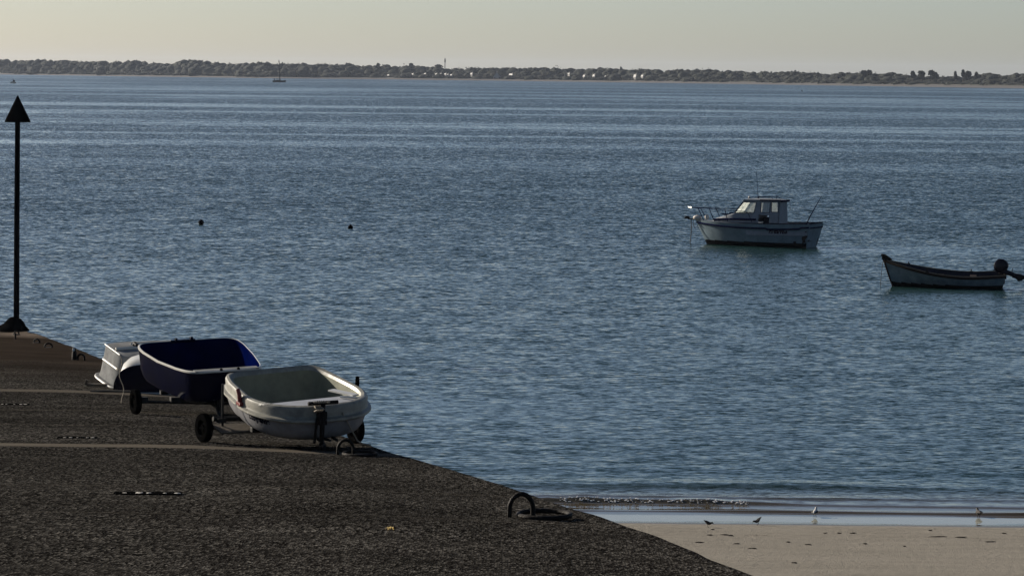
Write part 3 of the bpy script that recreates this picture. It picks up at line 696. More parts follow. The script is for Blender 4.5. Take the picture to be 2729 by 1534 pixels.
# ================================================================== SKIFF
def loft(mb, L, B, zg, zk, stem, tr_rake, shape, ns=40, nt=14, s0=0.0, k=None, sgn=(1, -1)):
    def P(s, t, sg):
        z = zg(s) * (1 - t) + zk(s) * t
        xb_ = stem(z); x0 = tr_rake(z)
        return Vector((x0 + (xb_ - x0) * s, sg * B(s) * shape(s, t), z))
    for sg in sgn: mb.grid(lambda i, j: P(i / (ns - 1), j / (nt - 1), sg), ns, nt, k=k)
    tl = [P(0, j / (nt - 1), 1) for j in range(nt)] + [P(0, j / (nt - 1), -1) for j in range(nt - 1, -1, -1)]
    mb.add(tl, [list(range(len(tl)))], k=k)
    return P
def water_at(px, py): return on_plane(px, py, 0)
Lk = 4.55
wp = water_at(2673, 771)     # stern near waterline
yawk = R(180 - 9); SKN = 1
sk = empty('skiff', Matrix.Translation((wp.x + .17, wp.y + .5, 0)) @ Matrix.Rotation(yawk, 4, 'Z') @ Matrix.Rotation(R(-3.5 * SKN), 4, 'X'), 'open pale grey skiff with dark inside and tilted outboard moored at the right frame edge', 'skiff')
Bk = lambda s: .86 * (1 - max(0, (s - .4) / .6) ** 2.3) * (1 - .22 * max(0, (.4 - s) / .4) ** 2) + .004
zgk = lambda s: .50 + .04 * (1 - s) ** 2 * 0 + .66 * max(0, s - .30) ** 2.0 * 1.55 + .06 * max(0, .25 - s) / .25
zkk = lambda s: -.22 + .10 * s ** 3
stemk = lambda z: Lk - .55 + .50 * max(0, (z + .2) / 1.36) ** .8
rakek = lambda z: .16 - .16 * max(0, z) / .5
shk = lambda s, t: (max(0, 1 - t ** (2.4 - 1.2 * s))) ** (.55 + .45 * s)
b = MB(); Pk = loft(b, Lk, Bk, zgk, zkk, stemk, rakek, shk, 46, 22)
for i, f_ids in enumerate(b.f):
    zc = sum(b.v[q].z for q in f_ids) / len(f_ids); b.mi[i] = 1 if zc < .17 else 0
skh = weld(b.build('hull', [M_skiff, M_foul], sk))
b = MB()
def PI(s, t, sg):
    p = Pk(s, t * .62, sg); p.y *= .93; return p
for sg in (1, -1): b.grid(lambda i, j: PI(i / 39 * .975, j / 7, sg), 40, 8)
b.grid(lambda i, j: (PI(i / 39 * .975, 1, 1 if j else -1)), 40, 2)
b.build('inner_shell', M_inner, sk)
for sg in (1, -1):
    b = MB(); b.tube([Pk(i / 40 * .995, 0, sg) + Vector((0, sg * .02, -.045)) for i in range(41)], .05, 6); b.build('rubbing_strake', M_dwood, sk)
    b = MB(); b.tube([Pk(i / 40 * .995, 0, sg) + Vector((0, -sg * .01, .012)) for i in range(41)], .013, 6); b.build('gunwale', M_tan, sk)
b = MB(); b.tube([Vector((stemk(z) + .02, 0, z)) for z in [-.2, 0, .3, .6, .85, 1.0, 1.14]], [.03, .03, .03, .032, .035, .045, .05], 8); b.prism([(Lk + .03, 1.20), (Lk - .12, 1.19), (Lk - .40, 1.0), (Lk - .12, .90), (Lk - .02, 1.0)], -.06, .06); b.build('stem', M_dwood, sk)
b = MB(); b.tube([Pk(.93 + .06 * i / 5, .07, -1) + Vector((0, -.012, 0)) for i in range(6)], .022, 6); b.build('bow_flash', M_bright, sk)  # bright strip imitates the sunlit flash on the near side of the bow
for xq, dy in ((1.2, .5), (2.4, .58), (3.4, .38)):
    b = MB(); b.box((xq, 0, .42 + (.1 if xq > 3 else 0)), (.24, dy * 2, .03)); b.build('thwart', M_dwood, sk)
for s_q, sg in ((.82, -1), (.66, 1), (.30, -1)):
    q = Pk(s_q, 0, sg); b = MB(); b.box(q + Vector((0, 0, .0)), (.12, .06, .06)); b.tube([q, q + Vector((0, 0, .13 if sg > 0 else .07))], .018, 6); b.blob(q + Vector((0, 0, .15 if sg > 0 else .08)), .028, sub=1, amp=0); b.build('rowlock', M_rust, sk)
b = MB(); b.box((.06, 0, .40), (.05, .9, .34)); b.box((.14, -.45, .50), (.28, .2, .04)); b.build('transom_board', M_dwood, sk)
# anchor warp
b = MB(); q = Vector((Lk - .05, -.03, .95)); b.tube([q, q + Vector((.06, 0, -.5)), q + Vector((.10, -.05, -1.1))], .010, 5); b.build('mooring_rope', M_darkrope, sk)
# outboard, tilted up, top level? it is clamped to the boat: part
ob = bpy.data.objects.new('outboard_motor', None); C.objects.link(ob); ob.parent = sk
ob.matrix_local = Matrix.Translation((.05, -.05, .60)) @ Matrix.Rotation(R(0), 4, 'Y')
b = MB()
def cowl(i, j):
    t = i / 11; a = 2 * math.pi * j / 20
    z = .46 * t; r = [.60, .78, .90, .97, 1.0, .98, .93, .86, .76, .62, .42, .02][i]
    r = max(.02, r)
    ex = math.copysign(abs(math.cos(a)) ** .8, math.cos(a)); ey = math.copysign(abs(math.sin(a)) ** .8, math.sin(a))
    return Vector(((.27 + .03 * t) * ex * r, .18 * ey * r, z * 1.05))
b.grid(cowl, 12, 20, cv=True); cw = b.build('cowling', M_motor, ob); cw.location = (.06, 0, .04); cw.rotation_euler = (0, R(22), 0)
b = MB(); b.tube([(.16, 0, .06), (-.06, 0, .0), (-.30, 0, -.08), (-.46, 0, -.16)], [.10, .10, .085, .06], 10); b.box((.0, 0, -.12), (.14, .18, .26)); b.build('leg', M_motor, ob)
b = MB(); b.prism([(-.28, -.02), (-.60, -.06), (-.74, -.14), (-.74, -.22), (-.62, -.30), (-.50, -.32), (-.40, -.22), (-.27, -.18)], -.045, .045); b.prism([(-.44, -.12), (-.72, -.10), (-.76, -.13), (-.45, -.16)], -.11, .11); b.build('gearcase', M_motor, ob, bevel=.01)
b = MB()
for a in range(3):
    M = Matrix.Rotation(a * 2.094, 3, 'X'); b.add([Matrix.Rotation(R(55), 3, 'Y') @ (M @ Vector(v)) + Vector((-.66, 0, -.30)) for v in ((0, -.02, .02), (.03, -.06, .10), (.02, .0, .14), (-.01, .05, .10), (0, .02, .02))], [[0, 1, 2, 3, 4]])
b.build('propeller', M_bright, ob)
b = MB(); b.tube([(-.27, 0, -.02), (-.28, 0, .10), (-.305, 0, .15)], .016, 6); b.build('tilt_lever', M_motor, ob)
b = MB(); b.tube([(.22, 0, .10), (.42, 0, .06)], .02, 6); b.build('tiller', M_motor, ob)

# ================================================================== CABIN CRUISER
Lc = 5.82
wp = water_at(1800 + 2075 / 5.84, 440 + 1296 / 5.84)
yawc = R(180 - 24)
fwd = Vector((math.cos(yawc), math.sin(yawc), 0)); sb = Vector((-fwd.y, fwd.x, 0)); 
if sb.y < 0: sb = -sb           # unit vector away from camera
HB = 1.06
cb_ = wp + sb * HB * .92; cb_.z = -0.0
cr = empty('cabin_cruiser', Matrix.Translation(cb_) @ Matrix.Rotation(yawc, 4, 'Z'), 'white motor cruiser with small wheelhouse and stained hull moored off the beach', 'motorboat')
near = -1 if (Matrix.Rotation(yawc, 3, 'Z') @ Vector((0, 1, 0))).y > 0 else 1     # local y sign facing the camera
Bc = lambda s: HB * (1 - max(0, (s - .5) / .5) ** 2.4) * (1 - .08 * max(0, (.4 - s) / .4)) + .006
zgc = lambda s: 1.07 + .05 * s * s - .05 * math.sin(s * math.pi)
zkc = lambda s: -.28 + .16 * s ** 2
stemc = lambda z: Lc - .78 + .78 * max(0, (z + .3) / 1.42) ** .85
rakec = lambda z: .22 - .24 * max(0, z) / 1.1
def shc(s, t):   # hard chine with flare forward
    a = (1 - t) ** .16 if t < .9 else (1 - t) / .1 * (.1 ** .16)
    fl = 1 - (.10 + .62 * max(0, s - .45) ** 1.3) * t
    return a * fl
b = MB(); Pc = loft(b, Lc, Bc, zgc, zkc, stemc, rakec, shc, 60, 40)
for i, f_ids in enumerate(b.f):
    zc = sum(b.v[q].z for q in f_ids) / len(f_ids); b.mi[i] = 1 if zc < .21 else 0
crh = weld(b.build('hull', [M_cruis, M_foul], cr))
b = MB()    # rubbing strip
for sg in (1, -1):
    b.tube([Pc(i / 50 * .998, .105 + .045 * math.sin(i / 50 * math.pi) + (.035 if .06 < i / 50 < .35 else 0), sg) + Vector((0, sg * .008, 0)) for i in range(51)], .045, 6)
b.tube([(-.0, -.9, .90), (-.02, .9, .90)], .028, 6); b.build('rubbing_strip', M_navy, cr)
b = MB()    # deck
b.grid(lambda i, j: (lambda p: Vector((p.x, p.y * .97, p.z - .012)))(Pc(.50 + .495 * i / 30, 0, 1 if j else -1)), 31, 2); b.build('foredeck', M_deckp, cr)
b = MB()    # cockpit well floor and inner sides
b.grid(lambda i, j: (lambda p: Vector((p.x, p.y * .93, p.z - (.0 if j in (0, 3) else .5))))(Pc(.02 + .5 * i / 20, 0, 1 if j > 1 else -1)), 21, 4)
b.box((.10, 0, 1.0), (.04, 1.7, .18)); b.build('cockpit', M_deckp, cr)
b = MB()
for sg in (1, -1): b.tube([Pc(.02 + .34 * i / 20, 0, sg) + Vector((0, -sg * .03, .02)) for i in range(21)], .032, 6)
b.tube([(.01, -.86, 1.10), (.01, .86, 1.10)], .03, 6); b.build('coaming', M_inner, cr)
# coachroof
def cross(xz, hw0):   # list of (x, z, halfwidth bottom, halfwidth top, zbottom)
    return xz
secs = [(4.95, 1.13, .10, .06), (4.75, 1.22, .34, .26), (4.35, 1.33, .52, .42), (3.95, 1.43, .64, .54), (3.72, 1.49, .66, .56), (2.55, 1.50, .66, .56), (2.55, 1.30, .66, .60)]
b = MB(); b.grid(lambda i, j: [Vector((secs[i][0], -secs[i][2], 1.06)), Vector((secs[i][0], -secs[i][3] - .02, secs[i][1] - .05)), Vector((secs[i][0], -secs[i][3] * .6, secs[i][1])), Vector((secs[i][0], secs[i][3] * .6, secs[i][1])), Vector((secs[i][0], secs[i][3] + .02, secs[i][1] - .05)), Vector((secs[i][0], secs[i][2], 1.06))][j], len(secs), 6); b.build('coachroof', M_deckp, cr)
b = MB()
for sg in (1, -1): b.tube([(4.85, sg * .24, 1.15), (4.2, sg * .62, 1.20), (3.4, sg * .69, 1.22), (2.65, sg * .70, 1.22)], .05, 6)
b.box((4.2, near * .30, 1.40), (.45, .12, .05)); b.box((4.0, near * .15, 1.46), (.2, .2, .05)); b.build('coachroof_trim', M_navy, cr)
# wheelhouse: near & far sides built of panels and pillars, real openings
def sidepanel(sg):
    yb_, yt = sg * .60, sg * .50
    def Y(z): return yb_ + (yt - yb_) * (z - 1.1) / 1.0
    def poly(pts, th=.035):
        b_ = MB(); n0 = len(pts)
        vs = [Vector((x, Y(z), z)) for x, z in pts] + [Vector((x, Y(z) - sg * th, z)) for x, z in pts]
        b_.add(vs, [list(range(n0)), [n0 + i for i in range(n0)][::-1]] + [[i, (i + 1) % n0, n0 + (i + 1) % n0, n0 + i] for i in range(n0)]); return b_
    allb = MB()
    parts = [[(3.75, 1.44), (2.46, 1.44), (2.46, 1.50), (3.70, 1.50)],      # sill
             [(3.82, 1.44), (3.74, 1.46), (3.30, 1.98), (3.27, 2.06), (3.32, 2.06)],     # windscreen pillar
             [(3.34, 1.98), (2.46, 1.98), (2.46, 2.08), (3.26, 2.08)],      # header
             [(2.80, 1.50), (2.46, 1.50), (2.46, 1.98), (2.70, 1.98)],      # mid pillar
             [(2.46, 2.00), (1.98, 2.00), (1.98, 2.08), (2.46, 2.08)],      # over door
             [(2.04, 1.08), (1.96, 1.08), (1.96, 2.00), (2.04, 2.00)],
             [(1.96, 1.08), (1.62, 1.08), (1.62, 1.57), (1.96, 1.57)],
             [(1.96, 2.02), (1.62, 2.02), (1.62, 2.08), (1.96, 2.08)],
             [(1.64, 1.08), (1.60, 1.08), (1.60, 2.08), (1.64, 2.08)]]
    if sg == near: parts.append([(2.46, 1.42), (2.04, 1.42), (2.04, 1.54), (2.46, 1.54)])
    else: parts.append([(2.46, 1.08), (2.04, 1.08), (2.04, 1.54), (2.46, 1.54)])
    for p_ in parts:
        q_ = poly(p_); allb.add(q_.v, q_.f)
    allb.build('side_wall', M_deckp, cr, smooth=False)
    for p_ in ([(3.70, 1.50), (2.80, 1.50), (2.70, 1.98), (3.34, 1.98)], [(1.96, 1.57), (1.62, 1.57), (1.62, 2.02), (1.96, 2.02)], [(2.46, 1.54), (2.04, 1.54), (2.04, 2.0), (2.46, 2.0)]):
        q_ = poly([(x, z) for x, z in p_], .006)
        for v in q_.v: v.y -= sg * .012
        wn = q_.build('window', M_clear if sg == near else M_pane, cr, smooth=False)
        fr = MB(); c = sum((Vector((x, 0, z)) for x, z in p_), Vector()) / 4
        fr.tube([Vector((x, Y(z) + sg * .004, z)) for x, z in p_], .016, 6, closed=True); fr.build('frame', M_navy, wn)
sidepanel(near); sidepanel(-near)
b = MB(); b.add([(3.72, -.58, 1.46), (3.72, .58, 1.46), (3.30, .5, 2.02), (3.30, -.5, 2.02)], [[0, 1, 2, 3]]); b.add([(3.71, -.58, 1.46), (3.71, .58, 1.46), (3.29, .5, 2.02), (3.29, -.5, 2.02)], [[3, 2, 1, 0]]); b.build('windscreen', M_pane, cr, fixn=False, smooth=False)
b = MB(); b.box((3.52, 0, 1.735), (.03, .05, .72), M=Matrix.Rotation(R(-36), 3, 'Y')); b.build('windscreen_pillar', M_deckp, cr)
b = MB(); b.add([(1.57, -.59, 1.06), (1.57, .59, 1.06), (1.58, .49, 2.09), (1.58, -.49, 2.09), (1.60, -.59, 1.06), (1.60, .59, 1.06), (1.61, .49, 2.09), (1.61, -.49, 2.09)], [[0, 1, 2, 3], [7, 6, 5, 4]]); b.build('bulkhead', M_deckp, cr)
b = MB(); rs_ = [(3.42, 2.06), (3.30, 2.12), (2.9, 2.155), (2.5, 2.165), (2.0, 2.16), (1.7, 2.15), (1.53, 2.12), (1.50, 2.08)]
b.grid(lambda i, j: Vector((rs_[i][0], (-.54 + 1.08 * j / 8), rs_[i][1] - .05 * abs(j / 4 - 1) ** 3)), len(rs_), 9)
b.grid(lambda i, j: Vector((rs_[i][0], (-.54 + 1.08 * j / 8), 2.065)), len(rs_), 9); 
b.box((2.4, near * .54, 2.09), (1.8, .03, .05)); b.box((2.4, -near * .54, 2.09), (1.8, .03, .05)); b.box((1.50, 0, 2.09), (.03, 1.08, .06)); b.build('roof', M_deckp, cr)
b = MB(); b.tube([(3.1, near * .5, 2.16), (2.95, near * .5, 2.21), (2.0, near * .5, 2.23), (1.9, near * .5, 2.16)], .014, 6); b.tube([(3.1, -near * .5, 2.16), (2.95, -near * .5, 2.21), (2.0, -near * .5, 2.23), (1.9, -near * .5, 2.16)], .014, 6); b.build('roof_rail', M_navy, cr)
b = MB(); b.box((2.0, near * .555, 2.10), (1.0, .03, .06)); b.box((1.48, 0, 2.07), (.04, 1.1, .08)); b.build('roof_trim', M_navy, cr)
b = MB(); b.lathe([(.04, 2.15), (.05, 2.2), (.03, 2.25), (.001, 2.26)], c=(3.12, near * .3, 0), n=10); b.build('roof_lamp', M_fender, cr)
b = MB(); b.tube([(2.72, near * .2, 2.15), (2.76, near * .2, 2.6), (2.84, near * .2, 3.42)], [.016, .009, .005], 6); b.blob((2.72, near * .2, 2.2), .05, sub=1, amp=.1); b.build('antenna', M_navy, cr)
b = MB(); b.tube([(1.85, near * .2, 2.14), (1.84, near * .2, 2.32)], .012, 6); b.build('light_mast', M_navy, cr)
b = MB(); b.box((2.2, 0, 1.05), (.5, .5, .5)); b.build('helm_seat', M_inner, cr)
# pulpit
b = MB()
tipx = Lc + .32
for sg in (1, -1):
    b.tube([(tipx, 0, 1.66), (tipx - .12, sg * .16, 1.66), (4.9, sg * .46, 1.645), (4.1, sg * .84, 1.60), (3.1, sg * .90, 1.58), (2.95, sg * .90, 1.52), (2.75, sg * .92, 1.10)], .014, 6)
    for xq, xt, yq in ((5.35, 5.65, .16), (4.75, 5.0, .42), (3.95, 4.1, .80)): b.tube([(xq, sg * (yq + .04), 1.10), (xt, sg * yq, 1.64)], .017, 6)
b.build('pulpit_rail', M_navy, cr)
b = MB(); b.tube([(tipx - .22, near * .26, 1.665), (tipx, near * .10, 1.675), (tipx + .04, -near * .05, 1.675)], .024, 8); b.tube([(tipx - .14, near * .18, 1.60), (tipx - .14, near * .18, 1.74)], .022, 6); b.build('rail_glint', M_bright, cr)  # bright tubes imitate the sun glint on the pulpit tip
b = MB(); b.box((Lc + .10, 0, 1.13), (.5, .16, .05)); b.box((Lc + .42, 0, 1.20), (.26, .14, .13), taper=.6); b.build('bow_roller', M_steel, cr, bevel=.01)
b = MB(); b.blob((Lc - .12, near * .10, 1.20), .16, sub=3, amp=.12, sc=(1.3, .8, .7)); b.blob((Lc - .62, near * .2, 1.25), .11, sub=3, amp=.1, sc=(.9, .8, 1.2)); b.build('fender', M_fender, cr)
b = MB(); b.tube([(Lc + .22, 0, 1.1), (Lc + .20, 0, .6), (Lc + .26, 0, .0), (Lc + .27, 0, -.1)], .018, 6); b.build('mooring_rope', M_darkrope, cr)
b = MB(); b.tube([(Lc + .10, near * .05, 1.12), (Lc + .09, near * .05, .85), (Lc + .0, near * .05, .74), (Lc - .12, near * .05, .80), (Lc - .16, near * .05, 1.08)], .012, 6); b.build('rope_loop', M_darkrope, cr)
b = MB(); b.tube([(.35, near * .55, .9), (.12, near * .55, 1.4), (-.42, near * .55, 2.35)], [.028, .026, .012], 6); b.build('fishing_rod', M_navy, cr)
b = MB(); b.tube([(1.51, -near * .5, 2.0), (1.44, -near * .52, 1.95), (1.43, -near * .52, 1.65), (1.49, -near * .5, 1.6)], .012, 6); b.build('grab_rail', M_chrome, cr)
# fouling stains at the quarter, bow and a scupper
def patch_on(name, px, py, rx, rz, m_, seed=0, n=16):
    h, nn, d = hull_point(px, py, cr, crh)
    if not h: return
    if nn.dot(d) > 0: nn = -nn
    nn.z *= .2; nn.normalize()
    t = Vector((0, 0, 1)).cross(nn).normalized()
    bvh = BVHTree.FromPolygons([v.co for v in crh.data.vertices], [p.vertices[:] for p in crh.data.polygons])
    vs = []; 
    for q in [0] + list(range(1, n + 1)):
        if q == 0: p = h.copy()
        else:
            a = 2 * math.pi * q / n; k = 1 + .9 * noise.noise(Vector((math.cos(a) * 2.3, math.sin(a) * 2.3, seed)))
            p = h + t * rx * k * math.cos(a) + Vector((0, 0, 1)) * rz * k * math.sin(a)
        hh = bvh.ray_cast(p + nn * .6, -nn); vs.append((hh[0] if hh[0] else p) + nn * .007)
    b_ = MB(); b_.add(vs, [[0, i, i % n + 1] for i in range(1, n + 1)]); b_.build(name, m_, cr, fixn=True, smooth=False)
bpy.context.view_layer.update()
zx = lambda X, Y_: (1800 + X / 5.84, 440 + Y_ / 5.84)
M_stain = mat('brown_hull_stain', (.022, .012, .010), .8, var=.5, vscale=9)
patch_on('stain', *zx(2020, 1160), .16, .20, M_stain, 2)
patch_on('stain', *zx(1860, 1205), .08, .06, M_stain, 5)
patch_on('stain', *zx(2035, 1075), .06, .14, M_stain, 9)
patch_on('stain', *zx(2205, 1180), .05, .14, M_stain, 11)
h, nn, d = hull_point(*zx(1600, 1062), cr, crh)
if h: wrap_text('GUERZEVI', .30, crh, h, Vector((0, near, 0)), Vector((0, 0, 1)), M_inkred, cr, ext=.022, bold=.012, sx=.64)

# ================================================================== BUOYS, FAR BOATS, SPECK
for (px, py, r, sub_, lab) in ((536, 599, .14, .02, 'round dark mooring buoy, left of the two floating mid water'), (934, 609, .125, .35, 'dark low mooring buoy, right of the two floating mid water')):
    p = on_plane(px, py, 0); b = MB(); b.lathe([(.001, -r)] + [(r * math.cos(a), r * math.sin(a)) for a in [R(-80 + 10 * i) for i in range(17)]] + [(.001, r)], n=20, c=(0, 0, r * (1 - sub_) - .02))
    o = empty('mooring_buoy', p, lab, 'buoy', 'mooring buoys'); b.build('float', M_buoy, o)
    b = MB(); b.tube([(.03 * math.cos(a), 0, r * (2 - sub_) - .03 + .03 * math.sin(a)) for a in [2 * math.pi * i / 10 for i in range(10)]], .008, 5, closed=True); b.build('eye', M_rust, o)
p = on_plane(2137, 243, 0); b = MB(); b.blob((0, 0, .25), .42, sub=2, amp=.1, sc=(1, 1, .9)); tag(b.build('far_buoy', M_buoy, loc=p), 'tiny dark buoy far out below the right hand wood', 'buoy')
# sailboat
p = on_plane(744, 219.5, 0); sc_ = p.y / F_
sa = empty('sailboat', p, 'small distant sailing boat with bare mast before the far shore', 'sailboat')
hl = 34 * sc_; M_sail = mat('dark_hull_paint', (.004, .005, .007), .8, spec=0)
b = MB(); b.grid(lambda i, j: (lambda s, t: Vector(((s - .52) * hl + .5 * t * (1 - 2 * (s < .3)) * 0 + (.7 * (1 - t) if s > .9 else 0), (1 if j < 5 else -1) * 1.35 * (math.sin(math.pi * min(1, max(.03, s * .82 + .17))) ** .7) * (1 - .45 * t), (1.15 + .35 * s * s) * (1 - t) - .25 * t)))(i / 20, abs(j - 4.5) / 4.5), 21, 10); b.build('hull', M_sail, sa)
b = MB(); b.prism([(-.35 * hl, 1.0), (.18 * hl, 1.2), (.08 * hl, 1.75), (-.22 * hl, 1.7)], -.8, .8); b.prism([(-.42 * hl, 1.1), (-.34 * hl, 1.1), (-.36 * hl, 2.7), (-.39 * hl, 2.7)], -.7, .7); b.grid(lambda i, j: Vector(((i / 20 - .52) * hl, (j - .5) * 2.0 * math.sin(math.pi * min(1, i / 20 * .82 + .17)) ** .7, 1.15)), 21, 2); b.build('cabin', M_sail, sa)
b = MB(); hm = 59 * sc_; b.tube([(.06 * hl, 0, 1), (.04 * hl, 0, hm * .5), (-.03 * hl, 0, hm)], [.34, .30, .2], 8); b.tube([(.06 * hl, 0, 2.6), (-.26 * hl, 0, 2.55)], .2, 6); b.build('mast', M_sail, sa)
b = MB(); b.tube([(.5 * hl, 0, 1.5), (-.03 * hl, 0, hm)], .03, 4); b.tube([(-.5 * hl, 0, 1.2), (-.03 * hl, 0, hm)], .03, 4); b.build('stay', M_sail, sa)
# small far motorboat
p = on_plane(35, 222.5, 0); sc_ = p.y / F_
fb = empty('far_motorboat', p, 'tiny white and dark motorboat far out above the beacon topmark', 'motorboat')
b = MB(); b.grid(lambda i, j: (lambda s, t: Vector(((s - .5) * 15 * sc_, (1 if j < 4 else -1) * .9 * (1 - .9 * max(0, .45 - s) / .45) * (1 - .4 * t), (.85 + .35 * (1 - s)) * (1 - t) - .1)))(i / 14, abs(j - 3.5) / 3.5), 15, 8); b.build('hull', M_stripw, fb)
b = MB(); b.prism([(-.3, .8), (1.1, .8), (.7, 1.7), (.1, 1.9)], -.6, .6); b.tube([(.1, 0, 1.7), (.0, 0, 2.5)], .09, 5); b.build('cabin', M_navy, fb)

# ================================================================== BIRDS
def bird(px, py, sc, yaw, label, m1, onw=False, pitch=0, legs=True, sit=False, cat='bird', name='wading_bird', bh=.075):
    p = on_plane(px, py, 0) if onw else on_beach(px, py)
    if not onw: p.z = bz(p.x, p.y)
    o = empty(name, Matrix.Translation(p) @ Matrix.Rotation(yaw, 4, 'Z') @ Matrix.Diagonal((sc, sc, sc, 1)), label, cat, 'birds at the waterline')
    b = MB(); zc = bh if legs else .03
    Mp = Matrix.Rotation(pitch, 3, 'Y')
    # body spine: tail -> breast -> neck -> head -> bill, one continuous tube
    sp = [(-.085, 0, .005), (-.06, 0, .008), (-.03, 0, .006), (0, 0, 0), (.03, 0, .008), (.045, 0, .024), (.052, 0, .036), (.064, 0, .042), (.076, 0, .040), (.082, 0, .036), (.110, 0, .028)]
    rr_ = [.004, .015, .026, .031, .027, .018, .014, .0155, .012, .004, .0015]
    b.tube([Mp @ Vector(q) + Vector((0, 0, zc)) for q in sp], rr_, 12); b.build('body', m1, o)
    for sg in (1, -1):
        if legs:
            b = MB(); b.tube([(-.005, sg * .012, zc - .02), (-.012, sg * .013, zc * .5), (-.002, sg * .013, 0.003), (.016, sg * .014, .002)], .0028, 5); b.build('leg', M_rust, o)
    for sg in (1, -1):
        b = MB(); b.tube([Mp @ Vector(q) + Vector((0, 0, zc)) for q in ((.02, sg * .024, .008), (-.03, sg * .026, .008), (-.095, sg * .008, .010))], [.012, .015, .002], 8); b.build('wing', M_bird, o)
    return o
bird(1887, 1404, .95, R(0), 'small dark wader pecking on sand, leftmost of the shoreline birds', M_bird, pitch=R(28))
bird(2019, 1398, 1.0, R(200), 'small dark wader bending down at the wet sand edge, second bird from the left', M_bird, pitch=R(38))
bird(2172, 1376, 1.35, R(70), 'pale headed gull standing in the shallow wave, third bird from the left', M_gull, onw=True, pitch=R(-10), bh=.06)
bird(2608, 1376, 1.45, R(100), 'dark bird low in the shallows near the right frame edge', M_bird, onw=True, bh=.05)

# seaweed scraps
rr = random.Random(21)
wl = [(1900, 1411, .05), (2275, 1421, .09), (1865, 1446, .10), (1963, 1449, .08), (2115, 1500, .07), (2005, 1462, .12), (2155, 1450, .09), (2305, 1449, .07), (2640, 1443, .14), (2500, 1430, .20), (2560, 1432, .17), (1930, 1425, .10), (1950, 1427, .08), (2200, 1421, .05), (2236, 1421, .06), (1890, 1426, .08), (2100, 1444, .06), (2480, 1413, .05), (2675, 1421, .06), (2410, 1455, .04)]
for i, (px, py, L) in enumerate(wl):
    p = on_beach(px, py); p.z = bz(p.x, p.y)
    b = MB()
    for k in range(4):
        a = rr.uniform(-.35, .35); q = Vector((rr.uniform(-.3, .3) * L, rr.uniform(-.02, .02), .004))
        b.tube([q + Vector((math.cos(a) * L * t, math.sin(a) * L * .5 * t, .004 + .006 * math.sin(3 * t + k))) for t in (-.5, -.2, .1, .4, .5)], [.0015, .005, .007, .004, .001], 5)
    tag(b.build('seaweed_scrap', M_sand_dark, loc=p), 'flat dark brown scrap of seaweed stranded on the pale sand', 'seaweed', 'seaweed scraps on the sand')

# ================================================================== FAR SHORE
prof_px = [(-1500, 158), (-400, 158), (0, 157), (14, 155), (35, 160), (60, 160), (80, 158), (115, 156), (145, 161), (170, 158), (215, 161), (260, 160), (278, 158), (290, 164), (330, 161), (380, 158), (392, 166), (440, 166), (470, 164), (485, 157), (510, 156), (560, 161), (600, 166), (640, 167), (660, 165), (706, 163), (735, 166), (790, 166), (845, 168), (870, 168), (930, 167), (960, 173), (1000, 172), (1010, 169), (1040, 172), (1060, 172), (1068, 175), (1090, 170), (1098, 169), (1125, 174), (1155, 176), (1168, 172), (1180, 181), (1210, 181), (1245, 179), (1262, 177), (1300, 178), (1345, 177), (1380, 179), (1420, 178), (1470, 176), (1500, 180), (1560, 180), (1600, 178), (1650, 180), (1680, 183), (1710, 181), (1760, 184), (1800, 184), (1850, 182), (1900, 183), (1920, 187), (1960, 187), (2000, 188), (2020, 192), (2038, 188), (2060, 191), (2120, 187), (2170, 191), (2220, 195), (2240, 191), (2300, 191), (2350, 194), (2370, 190), (2400, 194), (2425, 199), (2515, 201), (2590, 201), (2602, 196), (2615, 196), (2640, 192), (2660, 194), (2680, 199), (2700, 195), (2715, 192), (2729, 196), (3300, 200), (4200, 205)]
def topy(px):
    for (a, ya), (b_, yb_) in zip(prof_px, prof_px[1:]):
        if px <= b_: return ya + (yb_ - ya) * (px - a) / (b_ - a)
    return prof_px[-1][1]
def landz(x, y):
    o_ = y - shoreY(x); k = max(.55, min(1.25, shoreY(x) / 3500))
    for (a, za), (b_, zb) in zip(zip(offs, zs), zip(offs[1:], zs[1:])):
        if o_ <= b_: 
            z = za + (zb - za) * (o_ - a) / (b_ - a); return z * (k if o_ > 30 else 1)
    return 4
rt_ = random.Random(11)
woods = [MB(), MB()]
def crown(mb, c, rx, rz, n, leaf, rnd, ry=None):
    """leafy crown: small random faces through the outer part of an uneven ellipsoid"""
    ry = ry or rx
    lobes = [(Vector((rnd.uniform(-.5, .5) * rx, rnd.uniform(-.5, .5) * ry, rnd.uniform(-.35, .45) * rz)), rnd.uniform(.45, .75)) for _ in range(6)]
    for _ in range(n):
        lo, lr = lobes[rnd.randrange(6)]
        d = Vector((rnd.gauss(0, 1), rnd.gauss(0, 1), rnd.gauss(0, 1))).normalized() * (rnd.uniform(.55, 1) ** .5)
        p = Vector(c) + lo + Vector((d.x * rx, d.y * ry, d.z * rz)) * lr
        s0 = leaf * rnd.uniform(.6, 1.3)
        u = Vector((rnd.gauss(0, 1), rnd.gauss(0, 1), rnd.gauss(0, 1))).normalized(); v = u.orthogonal().normalized()
        q = u.cross(v)
        mb.add([p + v * s0, p + q * s0 * .8, p - v * s0 * .9, p - q * s0 * .7], [[0, 1, 2, 3]])
px = -1400.0
